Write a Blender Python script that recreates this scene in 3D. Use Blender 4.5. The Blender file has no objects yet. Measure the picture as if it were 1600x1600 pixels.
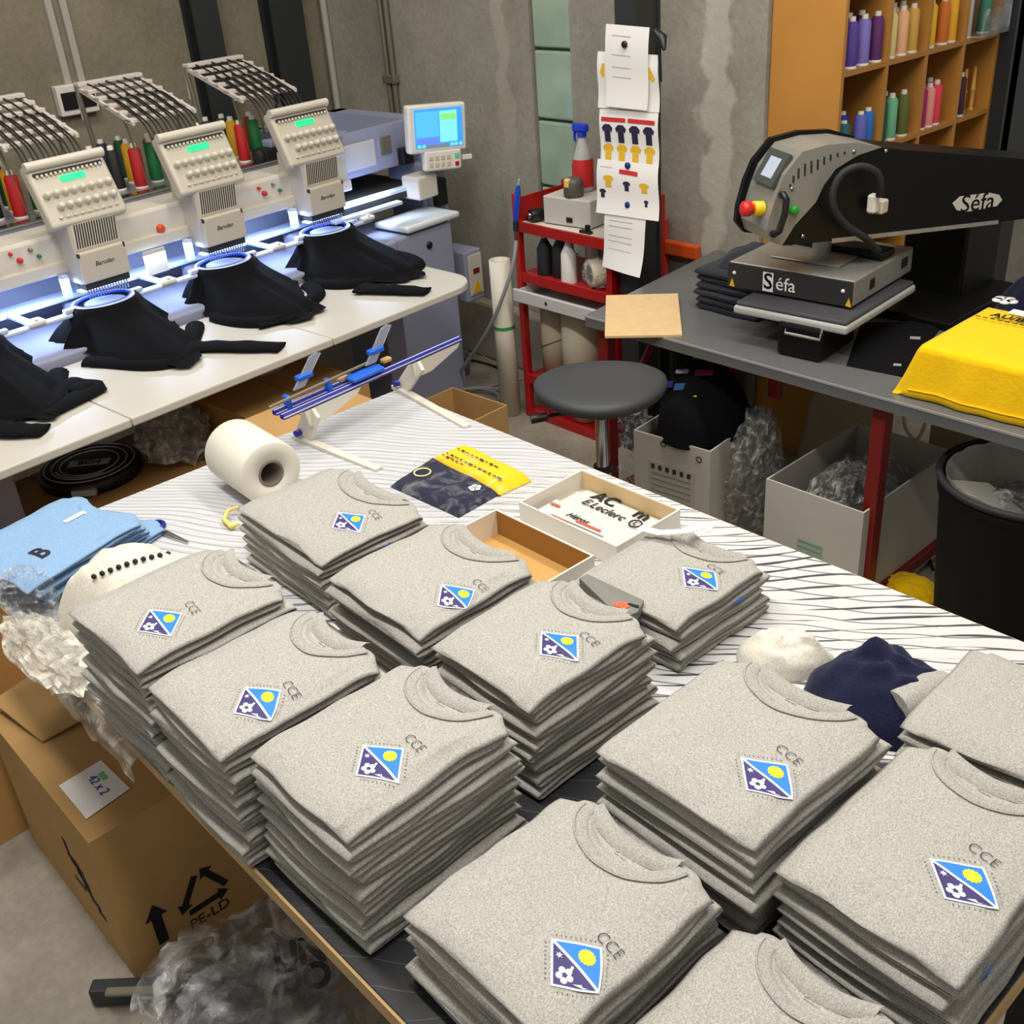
import bpy, bmesh, math, random
from mathutils import Vector, Matrix, Euler, noise as mnoise

# ------------------------------------------------------------------ camera, world, lights
F_PX = 1692.45                      # focal length in pixels of a 1600x1600 frame
CAMZ = 2.05
CAM_ROT = Euler((1.05697604, 0.07035256, 3.9665607 - math.pi), 'XYZ')
scn = bpy.context.scene
COL = scn.collection
cam_data = bpy.data.cameras.new('camera'); cam_data.sensor_width = 36.0
cam_data.lens = 36.0 * F_PX / 1600.0; cam_data.clip_start = 0.05
cam = bpy.data.objects.new('camera', cam_data); COL.objects.link(cam)
cam.location = (0, 0, CAMZ); cam.rotation_euler = CAM_ROT
scn.camera = cam

world = bpy.data.worlds.new('world'); scn.world = world; world.use_nodes = True
bgn = world.node_tree.nodes['Background']
bgn.inputs[0].default_value = (1.0, 0.96, 0.89, 1); bgn.inputs[1].default_value = 0.37

def area_light(name, loc, size, size_y, power, color, rot=(0, 0, 0)):
    l = bpy.data.lights.new(name, 'AREA'); l.shape = 'RECTANGLE'; l.size = size; l.size_y = size_y
    l.energy = power; l.color = color
    o = bpy.data.objects.new(name, l); COL.objects.link(o); o.location = loc; o.rotation_euler = rot
    return o
area_light('ceiling_tube_light', (-1.2, 0.4, 3.5), 2.6, 0.22, 72, (1.0, 0.96, 0.90))
area_light('ceiling_tube_light', (-3.5, 1.2, 3.6), 0.5, 2.2, 36, (1.0, 0.95, 0.87))
area_light('ceiling_tube_light', (-1.3, 2.3, 3.5), 2.4, 0.3, 62, (1.0, 0.94, 0.84))

scn.view_settings.view_transform = 'Standard'
scn.view_settings.look = 'None'
scn.view_settings.gamma = 1.0
scn.view_settings.use_curve_mapping = False
scn.view_settings.exposure = 0.0

# ------------------------------------------------------------------ pixel -> place helpers
CM = CAM_ROT.to_matrix()
CO = Vector((0, 0, CAMZ))
def ray(px, py):
    return CM @ Vector(((px - 800) / F_PX, -(py - 800) / F_PX, -1.0))
def PZ(px, py, z):
    d = ray(px, py); return CO + d * ((z - CAMZ) / d.z)
def PX(px, py, x):
    d = ray(px, py); return CO + d * (x / d.x)
def PY(px, py, y):
    d = ray(px, py); return CO + d * (y / d.y)
def PP(px, py, p0, n):
    d = ray(px, py); return CO + d * ((Vector(p0) - CO).dot(n) / d.dot(n))

# ------------------------------------------------------------------ materials
def s2l(c):
    c = c / 255.0
    return c / 12.92 if c <= 0.04045 else ((c + 0.055) / 1.055) ** 2.4
def rgb(r, g, b): return (s2l(r), s2l(g), s2l(b), 1.0)
MATS = {}
def mat(name, col, rough=0.6, metal=0.0, var=0.0, vscale=8.0, bump=0.0, bscale=200.0, emit=0.0, col2=None, trans=0.0, spec=0.5, coat=0.0):
    if name in MATS: return MATS[name]
    m = bpy.data.materials.new(name); m.use_nodes = True
    nt = m.node_tree; b = nt.nodes['Principled BSDF']
    c = rgb(*col)
    b.inputs['Base Color'].default_value = c; b.inputs['Roughness'].default_value = rough
    b.inputs['Metallic'].default_value = metal; b.inputs['Specular IOR Level'].default_value = spec
    if coat: b.inputs['Coat Weight'].default_value = coat
    if trans: b.inputs['Transmission Weight'].default_value = trans
    tc = nt.nodes.new('ShaderNodeTexCoord')
    if var or col2:
        n = nt.nodes.new('ShaderNodeTexNoise'); n.inputs['Scale'].default_value = vscale; n.inputs['Detail'].default_value = 6
        nt.links.new(tc.outputs['Object'], n.inputs['Vector'])
        r = nt.nodes.new('ShaderNodeValToRGB'); nt.links.new(n.outputs['Fac'], r.inputs['Fac'])
        r.color_ramp.elements[0].position = 0.32; r.color_ramp.elements[1].position = 0.68
        if col2: r.color_ramp.elements[0].color = rgb(*col2); r.color_ramp.elements[1].color = c
        else:
            r.color_ramp.elements[0].color = (c[0]*(1-var), c[1]*(1-var), c[2]*(1-var), 1)
            r.color_ramp.elements[1].color = (min(1, c[0]*(1+var)), min(1, c[1]*(1+var)), min(1, c[2]*(1+var)), 1)
        nt.links.new(r.outputs['Color'], b.inputs['Base Color'])
    if bump:
        n2 = nt.nodes.new('ShaderNodeTexNoise'); n2.inputs['Scale'].default_value = bscale; n2.inputs['Detail'].default_value = 4
        nt.links.new(tc.outputs['Object'], n2.inputs['Vector'])
        bp = nt.nodes.new('ShaderNodeBump'); bp.inputs['Strength'].default_value = bump; bp.inputs['Distance'].default_value = 0.01
        nt.links.new(n2.outputs['Fac'], bp.inputs['Height']); nt.links.new(bp.outputs['Normal'], b.inputs['Normal'])
    if emit:
        b.inputs['Emission Color'].default_value = c; b.inputs['Emission Strength'].default_value = emit
    MATS[name] = m
    return m

def concrete(name, c1, c2, scale, rough=0.8, bump=0.25, bands=()):
    m = bpy.data.materials.new(name); m.use_nodes = True
    nt = m.node_tree; b = nt.nodes['Principled BSDF']; b.inputs['Roughness'].default_value = rough
    L = nt.links.new
    g = nt.nodes.new('ShaderNodeNewGeometry')
    n1 = nt.nodes.new('ShaderNodeTexNoise'); n1.inputs['Scale'].default_value = scale; n1.inputs['Detail'].default_value = 9; n1.inputs['Roughness'].default_value = 0.62
    L(g.outputs['Position'], n1.inputs['Vector'])
    r = nt.nodes.new('ShaderNodeValToRGB'); L(n1.outputs['Fac'], r.inputs['Fac'])
    r.color_ramp.elements[0].position = 0.3; r.color_ramp.elements[1].position = 0.72
    r.color_ramp.elements[0].color = rgb(*c1); r.color_ramp.elements[1].color = rgb(*c2)
    last = r.outputs['Color']
    n3 = nt.nodes.new('ShaderNodeTexNoise'); n3.inputs['Scale'].default_value = 38; n3.inputs['Detail'].default_value = 5
    L(g.outputs['Position'], n3.inputs['Vector'])
    mx = nt.nodes.new('ShaderNodeMixRGB'); mx.blend_type = 'MULTIPLY'; mx.inputs['Fac'].default_value = 0.35
    L(last, mx.inputs['Color1']); L(n3.outputs['Color'], mx.inputs['Color2'])
    hs = nt.nodes.new('ShaderNodeHueSaturation'); hs.inputs['Saturation'].default_value = 0.0; hs.inputs['Value'].default_value = 1.9
    L(n3.outputs['Color'], hs.inputs['Color']); L(hs.outputs['Color'], mx.inputs['Color2'])
    last = mx.outputs['Color']
    sep = nt.nodes.new('ShaderNodeSeparateXYZ'); L(g.outputs['Position'], sep.inputs[0])
    for (xc, hw, col, amt) in bands:        # old plaster seams: pale ragged vertical strips in the wall
        a = nt.nodes.new('ShaderNodeMath'); a.operation = 'SUBTRACT'; a.inputs[1].default_value = xc; L(sep.outputs['X'], a.inputs[0])
        n4 = nt.nodes.new('ShaderNodeTexNoise'); n4.inputs['Scale'].default_value = 7; n4.inputs['Detail'].default_value = 6; L(g.outputs['Position'], n4.inputs['Vector'])
        w = nt.nodes.new('ShaderNodeMath'); w.operation = 'MULTIPLY_ADD'; w.inputs[1].default_value = hw * 3.2; w.inputs[2].default_value = -hw * 1.6; L(n4.outputs['Fac'], w.inputs[0])
        s = nt.nodes.new('ShaderNodeMath'); s.operation = 'ADD'; L(a.outputs[0], s.inputs[0]); L(w.outputs[0], s.inputs[1])
        ab = nt.nodes.new('ShaderNodeMath'); ab.operation = 'ABSOLUTE'; L(s.outputs[0], ab.inputs[0])
        mr = nt.nodes.new('ShaderNodeMapRange'); mr.inputs[1].default_value = hw * 0.7; mr.inputs[2].default_value = hw * 1.1
        mr.inputs[3].default_value = amt; mr.inputs[4].default_value = 0.0; L(ab.outputs[0], mr.inputs[0])
        m2 = nt.nodes.new('ShaderNodeMixRGB'); m2.inputs['Color2'].default_value = rgb(*col)
        L(mr.outputs[0], m2.inputs['Fac']); L(last, m2.inputs['Color1']); last = m2.outputs['Color']
    L(last, b.inputs['Base Color'])
    bp = nt.nodes.new('ShaderNodeBump'); bp.inputs['Strength'].default_value = bump; bp.inputs['Distance'].default_value = 0.01
    L(n3.outputs['Fac'], bp.inputs['Height']); L(bp.outputs['Normal'], b.inputs['Normal'])
    return m

def heather(name, c1, c2, c3, scale=520, sheen=0.1):
    """mottled marl knit"""
    m = bpy.data.materials.new(name); m.use_nodes = True
    nt = m.node_tree; b = nt.nodes['Principled BSDF']; b.inputs['Roughness'].default_value = 0.95
    b.inputs['Specular IOR Level'].default_value = 0.15
    b.inputs['Sheen Weight'].default_value = sheen
    L = nt.links.new
    tc = nt.nodes.new('ShaderNodeTexCoord')
    mp = nt.nodes.new('ShaderNodeMapping'); mp.inputs['Scale'].default_value = (1, 0.55, 1); L(tc.outputs['Object'], mp.inputs[0])
    n = nt.nodes.new('ShaderNodeTexNoise'); n.inputs['Scale'].default_value = scale; n.inputs['Detail'].default_value = 3; L(mp.outputs[0], n.inputs['Vector'])
    r = nt.nodes.new('ShaderNodeValToRGB'); L(n.outputs['Fac'], r.inputs['Fac'])
    e = r.color_ramp.elements; e[0].position = 0.33; e[0].color = rgb(*c1); e[1].position = 0.66; e[1].color = rgb(*c3)
    k = e.new(0.5); k.color = rgb(*c2)
    L(r.outputs['Color'], b.inputs['Base Color'])
    n2 = nt.nodes.new('ShaderNodeTexNoise'); n2.inputs['Scale'].default_value = 70; n2.inputs['Detail'].default_value = 5; L(tc.outputs['Object'], n2.inputs['Vector'])
    ad = nt.nodes.new('ShaderNodeMath'); ad.operation = 'MULTIPLY_ADD'; ad.inputs[1].default_value = 0.25; L(n.outputs['Fac'], ad.inputs[0]); L(n2.outputs['Fac'], ad.inputs[2])
    bp = nt.nodes.new('ShaderNodeBump'); bp.inputs['Strength'].default_value = 0.35; bp.inputs['Distance'].default_value = 0.004
    L(ad.outputs[0], bp.inputs['Height']); L(bp.outputs['Normal'], b.inputs['Normal'])
    return m

def plastic_film(name, tint=(235, 235, 235), alpha=0.08, scale=22, rough=0.12, lo=0.30, ridge=0.5):
    """clear crinkled polythene: mostly see-through, with sharp highlights partly painted on its ridges"""
    m = bpy.data.materials.new(name); m.use_nodes = True
    nt = m.node_tree; L = nt.links.new
    b = nt.nodes['Principled BSDF']; out = nt.nodes['Material Output']
    b.inputs['Roughness'].default_value = rough
    b.inputs['Specular IOR Level'].default_value = 1.0
    tr = nt.nodes.new('ShaderNodeBsdfTransparent'); mx = nt.nodes.new('ShaderNodeMixShader')
    tc = nt.nodes.new('ShaderNodeTexCoord')
    n = nt.nodes.new('ShaderNodeTexVoronoi'); n.feature = 'DISTANCE_TO_EDGE'; n.inputs['Scale'].default_value = scale; L(tc.outputs['Object'], n.inputs['Vector'])
    n2 = nt.nodes.new('ShaderNodeTexNoise'); n2.inputs['Scale'].default_value = scale * 1.6; n2.inputs['Detail'].default_value = 6; n2.inputs['Distortion'].default_value = 1.2; L(tc.outputs['Object'], n2.inputs['Vector'])
    ad = nt.nodes.new('ShaderNodeMath'); ad.operation = 'ADD'; L(n.outputs['Distance'], ad.inputs[0]); L(n2.outputs['Fac'], ad.inputs[1])
    bp = nt.nodes.new('ShaderNodeBump'); bp.inputs['Strength'].default_value = 0.7; bp.inputs['Distance'].default_value = 0.03
    L(ad.outputs[0], bp.inputs['Height']); L(bp.outputs['Normal'], b.inputs['Normal'])
    rg = nt.nodes.new('ShaderNodeMapRange'); L(n2.outputs['Fac'], rg.inputs[0]); rg.inputs[1].default_value = 0.50; rg.inputs[2].default_value = 0.72; rg.inputs[3].default_value = 0.0; rg.inputs[4].default_value = ridge
    a2 = nt.nodes.new('ShaderNodeMath'); a2.operation = 'ADD'; a2.use_clamp = True; a2.inputs[1].default_value = alpha; L(rg.outputs[0], a2.inputs[0])
    cr = nt.nodes.new('ShaderNodeValToRGB'); L(n2.outputs['Fac'], cr.inputs['Fac']); cr.color_ramp.elements[0].position = 0.42; cr.color_ramp.elements[1].position = 0.62  # painted glints: base colour runs from dark folds to pale ridge highlights
    tl = rgb(*tint); cr.color_ramp.elements[0].color = (tl[0]*lo, tl[1]*lo, tl[2]*lo, 1); cr.color_ramp.elements[1].color = tl
    L(cr.outputs[0], b.inputs['Base Color'])
    L(a2.outputs[0], mx.inputs[0]); L(tr.outputs[0], mx.inputs[1]); L(b.outputs[0], mx.inputs[2]); L(mx.outputs[0], out.inputs[0])
    return m

# ------------------------------------------------------------------ object helpers
WM = {}                                   # world matrices of the empties, kept by hand
def tag(o, label=None, cat=None, group=None, kind=None):
    if label: o['label'] = label
    if cat: o['category'] = cat
    if group: o['group'] = group
    if kind: o['kind'] = kind
    return o
def thing(name, label, cat, loc=(0, 0, 0), rz=0.0, group=None):
    o = bpy.data.objects.new(name, None); COL.objects.link(o)
    o.empty_display_size = 0.05
    o.location = loc; o.rotation_euler = (0, 0, rz)
    WM[o.name] = Matrix.Translation(Vector(loc)) @ Matrix.Rotation(rz, 4, 'Z')
    return tag(o, label, cat, group)

class MB:
    """collects shapes; build() links them as one mesh object"""
    def __init__(s): s.v = []; s.f = []; s.m = []; s.sm = []
    def add(s, vs, fs, mi=0, smooth=False):
        k = len(s.v); s.v += [Vector(p) for p in vs]
        for f in fs: s.f.append([i + k for i in f]); s.m.append(mi); s.sm.append(smooth)
        return s
    def box(s, c, size, rot=None, mi=0):
        hx, hy, hz = size[0]/2, size[1]/2, size[2]/2
        vs = [Vector((x, y, z)) for x in (-hx, hx) for y in (-hy, hy) for z in (-hz, hz)]
        if rot is not None: vs = [rot @ p for p in vs]
        return s.add([p + Vector(c) for p in vs], [(0,1,3,2),(4,6,7,5),(0,4,5,1),(2,3,7,6),(0,2,6,4),(1,5,7,3)], mi)
    def span(s, a, b, mi=0):
        return s.box([(a[i]+b[i])/2 for i in range(3)], [abs(b[i]-a[i]) for i in range(3)], None, mi)
    def bbox(s, c, size, bev=0.004, seg=2, rot=None, mi=0):
        bm = bmesh.new(); bmesh.ops.create_cube(bm, size=1.0)
        for v in bm.verts: v.co = Vector((v.co.x*size[0], v.co.y*size[1], v.co.z*size[2]))
        bmesh.ops.bevel(bm, geom=bm.edges[:], offset=min(bev, min(size)*0.45), segments=seg, affect='EDGES', profile=0.5)
        vs = [v.co.copy() for v in bm.verts]; bm.verts.index_update()
        fs = [[v.index for v in f.verts] for f in bm.faces]; bm.free()
        if rot is not None: vs = [rot @ p for p in vs]
        return s.add([p + Vector(c) for p in vs], fs, mi)
    def bspan(s, a, b, bev=0.004, seg=2, mi=0):
        return s.bbox([(a[i]+b[i])/2 for i in range(3)], [abs(b[i]-a[i]) for i in range(3)], bev, seg, None, mi)
    def tube(s, pts, r, n=8, mi=0, cap=True, closed=False):
        pts = [Vector(p) for p in pts]; rs = r if isinstance(r, (list, tuple)) else [r]*len(pts)
        vs = []; fs = []; N = len(pts); prev = None
        for i, p in enumerate(pts):
            if closed: t = pts[(i+1) % N] - pts[i-1]
            else: t = (pts[min(i+1, N-1)] - pts[max(i-1, 0)])
            t.normalize()
            if prev is None:
                a = Vector((0, 0, 1)) if abs(t.z) < 0.9 else Vector((1, 0, 0)); u = t.cross(a).normalized()
            else: u = (prev - t * prev.dot(t)).normalized()
            prev = u; w = t.cross(u)
            for k in range(n):
                an = 2*math.pi*k/n; vs.append(p + (u*math.cos(an) + w*math.sin(an))*rs[i])
        for i in range(N if closed else N-1):
            j = (i+1) % N
            for k in range(n): fs.append((i*n+k, i*n+(k+1) % n, j*n+(k+1) % n, j*n+k))
        s.add(vs, fs, mi, True)
        if cap and not closed:
            s.add(vs[:n], [list(range(n))[::-1]], mi); s.add(vs[-n:], [list(range(n))], mi)
        return s
    def lathe(s, c, prof, n=20, axis=(0, 0, 1), mi=0, smooth=True):
        """prof: list of (r, h) along axis from c"""
        c = Vector(c); ax = Vector(axis).normalized()
        a = Vector((0, 0, 1)) if abs(ax.z) < 0.9 else Vector((1, 0, 0)); u = ax.cross(a).normalized(); w = ax.cross(u)
        vs = []; fs = []
        for (r, h) in prof:
            for k in range(n):
                an = 2*math.pi*k/n; vs.append(c + ax*h + (u*math.cos(an) + w*math.sin(an))*r)
        for i in range(len(prof)-1):
            for k in range(n): fs.append((i*n+k, i*n+(k+1) % n, (i+1)*n+(k+1) % n, (i+1)*n+k))
        s.add(vs, fs, mi, smooth)
        if prof[0][0] > 1e-6: s.add(vs[:n], [list(range(n))[::-1]], mi)
        if prof[-1][0] > 1e-6: s.add(vs[-n:], [list(range(n))], mi)
        return s
    def prism(s, poly, ext, mi=0):
        """poly: 3-D points of one face, ext: vector"""
        poly = [Vector(p) for p in poly]; n = len(poly); e = Vector(ext)
        vs = poly + [p + e for p in poly]
        fs = [list(range(n)), [n+i for i in range(n)][::-1]] + [(i, n+i, n+(i+1) % n, (i+1) % n) for i in range(n)]
        return s.add(vs, fs, mi)
    def quad(s, a, b, c, d, mi=0): return s.add([a, b, c, d], [(0, 1, 2, 3)], mi)
    def grid(s, fn, nu, nv, mi=0, smooth=True):
        vs = [fn(i/nu, j/nv) for j in range(nv+1) for i in range(nu+1)]
        fs = [(j*(nu+1)+i, j*(nu+1)+i+1, (j+1)*(nu+1)+i+1, (j+1)*(nu+1)+i) for j in range(nv) for i in range(nu)]
        return s.add(vs, fs, mi, smooth)
    def text(s, body, M, size, mi=0, ext=0.0006, italic=0.0, align='CENTER', bold=0.0):
        """lettering laid in the plane of matrix M (x along the line, y up)"""
        vs, fs = text_geo(body, size, align, italic, ext, bold)
        return s.add([M @ p for p in vs], fs, mi)
    def build(s, name, mats, parent=None, world=False, fix=True):
        me = bpy.data.meshes.new(name)
        vs = s.v
        if world and parent is not None:
            inv = WM[parent.name].inverted(); vs = [inv @ p for p in vs]
        me.from_pydata([tuple(p) for p in vs], [], s.f)
        if not isinstance(mats, (list, tuple)): mats = [mats]
        for m in mats: me.materials.append(m)
        me.polygons.foreach_set('material_index', s.m); me.polygons.foreach_set('use_smooth', s.sm)
        if fix:
            bm = bmesh.new(); bm.from_mesh(me); bmesh.ops.recalc_face_normals(bm, faces=bm.faces[:]); bm.to_mesh(me); bm.free()
        me.update()
        o = bpy.data.objects.new(name, me); COL.objects.link(o)
        if parent is not None:
            o.parent = parent
            WM[o.name] = WM.get(parent.name, Matrix())
        return o
_tc = {}
def text_geo(body, size, align='CENTER', italic=0.0, ext=0.0006, bold=0.0):
    key = (body, size, align, italic, ext, bold)
    if key not in _tc:
        cu = bpy.data.curves.new('lettering', 'FONT'); cu.body = body; cu.size = size; cu.align_x = align; cu.align_y = 'CENTER'
        cu.shear = italic; cu.extrude = ext; cu.resolution_u = 3; cu.offset = bold
        ob = bpy.data.objects.new('lettering', cu); COL.objects.link(ob)
        dg = bpy.context.evaluated_depsgraph_get(); me = bpy.data.meshes.new_from_object(ob.evaluated_get(dg))
        _tc[key] = ([v.co.copy() for v in me.vertices], [list(p.vertices) for p in me.polygons])
        bpy.data.objects.remove(ob); bpy.data.curves.remove(cu); bpy.data.meshes.remove(me)
    return _tc[key]
def frame(o, x, y):
    """matrix with origin o, x and y axes (orthonormalised), z out"""
    x = Vector(x).normalized(); y = Vector(y); y = (y - x*y.dot(x)).normalized(); z = x.cross(y)
    return Matrix(((x.x, y.x, z.x, o[0]), (x.y, y.y, z.y, o[1]), (x.z, y.z, z.z, o[2]), (0, 0, 0, 1)))
def copy_tree(o, parent=None):
    c = o.copy(); COL.objects.link(c)
    if parent is not None: c.parent = parent
    WM[c.name] = WM.get(o.name, Matrix())
    for ch in list(o.children): copy_tree(ch, c)
    return c
def ss(a, b, x):
    t = max(0.0, min(1.0, (x - a) / (b - a))); return t*t*(3 - 2*t)
def nz(x, y, z=0.0): return mnoise.noise(Vector((x, y, z)))
Z3 = Vector((0, 0, 1))
# ------------------------------------------------------------------ common materials
M_wall = concrete('bare concrete wall', (128, 123, 112), (172, 167, 154), 1.3, bands=((-3.86, 0.05, (178, 172, 158), 0.5), (-2.67, 0.07, (196, 191, 180), 0.75)))
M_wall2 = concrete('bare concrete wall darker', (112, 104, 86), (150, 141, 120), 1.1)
M_floor = concrete('worn concrete floor', (112, 104, 92), (168, 160, 146), 2.2, rough=0.55, bump=0.15)
M_steel_black = mat('black painted steel', (40, 43, 44), 0.5)
M_pvc = mat('grey white pvc conduit', (176, 172, 160), 0.5)
M_galv = mat('galvanised conduit', (128, 122, 108), 0.4, 0.4)
M_white = mat('white plastic', (226, 222, 214), 0.45)
M_black = mat('black plastic', (18, 18, 19), 0.4)
M_dark = mat('dark rubber', (28, 28, 30), 0.7)
M_chrome = mat('chrome', (190, 190, 190), 0.2, 1.0)
M_red = mat('red painted metal', (165, 22, 20), 0.4)
M_darkred = mat('dark red painted metal', (118, 22, 20), 0.45)
M_card = mat('brown cardboard', (176, 138, 86), 0.85, var=0.08, vscale=5, bump=0.05, bscale=120)
M_card2 = mat('darker brown cardboard', (178, 136, 78), 0.85, var=0.08, vscale=5)
M_cardw = mat('pale grey cardboard', (178, 174, 164), 0.85, var=0.05, vscale=5)
M_paper = mat('white paper', (232, 230, 228), 0.8)
M_ink = mat('dark ink', (26, 24, 40), 0.7)
M_blackink = mat('black print', (20, 18, 16), 0.7)
M_film = plastic_film('clear polythene')
M_film_thin = plastic_film('thin clear polybag', (240, 240, 240), 0.03, 16, 0.08, 0.6, 0.16)
M_film_grey = plastic_film('cloudy polythene', (214, 214, 210), 0.30, 16)
M_navy = heather('navy cotton', (20, 22, 44), (26, 29, 56), (34, 36, 66), 700)
M_blackcloth = heather('black fleece', (7, 7, 9), (10, 10, 13), (15, 15, 18), 500, 0.0)
M_grey = heather('heather grey fleece', (146, 143, 137), (168, 165, 158), (186, 183, 176), 620)
M_greydark = heather('heather grey rib', (142, 139, 133), (162, 159, 152), (180, 177, 170), 620)

# ------------------------------------------------------------------ the setting
def struct(name, mb, m):
    o = mb.build(name, m); o['kind'] = 'structure'; return o
struct('floor', MB().span((-7.0, -3.0, -0.1), (3.0, 8.5, 0.0)), M_floor)
WX = -5.25; WY = 3.45; WEND = -2.455
struct('wall_left', MB().span((WX-0.2, -3.0, 0), (WX, WY+0.3, 4.0)), M_wall2)
# wall with the glass block slot, left open between x=-3.675 and x=-3.44
gx0, gx1, gz0 = -3.675, -3.435, 0.62
wr = MB().span((WX-0.2, WY, 0), (gx0, WY+0.3, 4.0)).span((gx1, WY, 0), (WEND, WY+0.3, 4.0)).span((gx0, WY, 0), (gx1, WY+0.3, gz0))
wall_back = struct('wall_back', wr, M_wall)
struct('wall_far', MB().span((WEND-0.35, WY+0.3, 0), (WEND-0.005, 8.3, 4.0)), M_wall)
struct('baseboard_back', MB().bspan((WX, WY-0.07, 0), (-3.3, WY, 0.3), 0.015), M_wall)
# glass blocks, one pane each
M_gblock = mat('green glass block', (160, 182, 160), 0.15, var=0.14, vscale=5, coat=0.5, bump=0.10, bscale=9)
M_mortar = mat('pale mortar', (176, 196, 172), 0.7)
win = MB().span((gx0, WY+0.07, gz0), (gx1, WY+0.09, 4.0)).build('window_1', M_mortar); win['kind'] = 'structure'
z = gz0 + 0.01
zs = []
zz = 1.20 - 0.29*2
while zz < 3.7: zs.append(zz); zz += 0.29
for z0 in zs:
    b = MB()
    b.bspan((gx0+0.006, WY+0.012, z0+0.006), (gx1-0.006, WY+0.075, z0+0.284), 0.010, 3)
    b.build('glass_block', M_gblock, win)
# steel columns
CY = 3.05                                  # front flange of the free-standing column
cx0, cx1 = PY(960, 10, CY).x, PY(991, 10, CY).x
c1 = MB().span((cx0, CY, 0), (cx1, CY+0.012, 4.0)).span((cx0, CY+0.125, 0), (cx1, CY+0.137, 4.0)).span((cx0+0.012, CY+0.012, 0), (cx1-0.008, CY+0.125, 4.0))
tag(c1.build('steel_column', M_steel_black), 'black steel column carrying the pinned papers', 'column')
for (y0, y1, lb) in ((2.665, 2.80, 'black steel post on the left wall behind the middle thread rack'), (3.085, 3.27, 'wide black steel post by the room corner behind the right thread rack')):
    c = MB().span((WX, y0, 0), (WX+0.012, y1, 4.0)).span((WX+0.10, y0, 0), (WX+0.115, y1, 4.0)).span((WX, (y0+y1)/2-0.008, 0), (WX+0.11, (y0+y1)/2+0.008, 4.0))
    tag(c.build('steel_column', M_steel_black), lb, 'column')
post = MB().span((-2.45, 4.62, 0), (-2.1, 4.68, 4.0)).span((-2.16, 4.6, 0), (-2.1, 4.86, 4.0))
tag(post.build('steel_column', M_steel_black), 'dark steel column at the right end of the thread shelf', 'column')
# trunking with switch box on the left wall
t = thing('cable_trunking', 'twin white cable trunking running down to a black socket box', 'trunking', (WX, 2.06, 1.4))
MB().span((WX, 2.02, 1.44), (WX+0.025, 2.05, 4.0)).span((WX, 2.085, 1.44), (WX+0.025, 2.115, 4.0)).build('duct', M_pvc, t, True)
MB().bspan((WX, 1.96, 1.34), (WX+0.05, 2.14, 1.47), 0.006).build('socket_box', M_white, t, True)
MB().bspan((WX+0.045, 1.975, 1.365), (WX+0.056, 2.13, 1.44), 0.003).build('socket_face', M_black, t, True)
tag(MB().tube([(WX+0.06, WY-0.02, 0), (WX+0.06, WY-0.02, 4.0)], 0.018, 10).build('conduit_pipe', M_pvc), 'thin pale conduit pipe standing in the corner of the room', 'pipe')
p = PY(608, 60, WY)
t = thing('conduit_pipe', 'pair of grey conduits clipped to the wall above the machine housing', 'pipe', (p.x, WY, 0))
for dx in (-0.018, 0.026): MB().tube([(p.x+dx, WY-0.018, 0), (p.x+dx, WY-0.018, 4.0)], 0.014, 10).build('pipe', M_galv, t, True)
MB().bspan((p.x-0.045, WY-0.04, 1.30), (p.x+0.05, WY, 1.34), 0.004).build('clip', M_galv, t, True)
t = thing('orange_bracket', 'orange and red metal bracket leaning on the wall right of the column', 'bracket', PY(1060, 400, WY-0.03))
a_, b_ = PY(1034, 384, WY-0.03), PY(1092, 392, WY-0.03); MB().bspan((a_.x, WY-0.045, a_.z-0.03), (b_.x, WY-0.012, a_.z+0.03), 0.008).build('arm', mat('orange paint', (214, 84, 30), 0.5), t, True)
a_ = PY(1036, 340, WY-0.03); MB().bspan((a_.x-0.03, WY-0.045, 0.4), (a_.x+0.02, WY-0.012, a_.z), 0.008).build('upright', mat('faded red paint', (176, 60, 50), 0.6), t, True)
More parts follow.
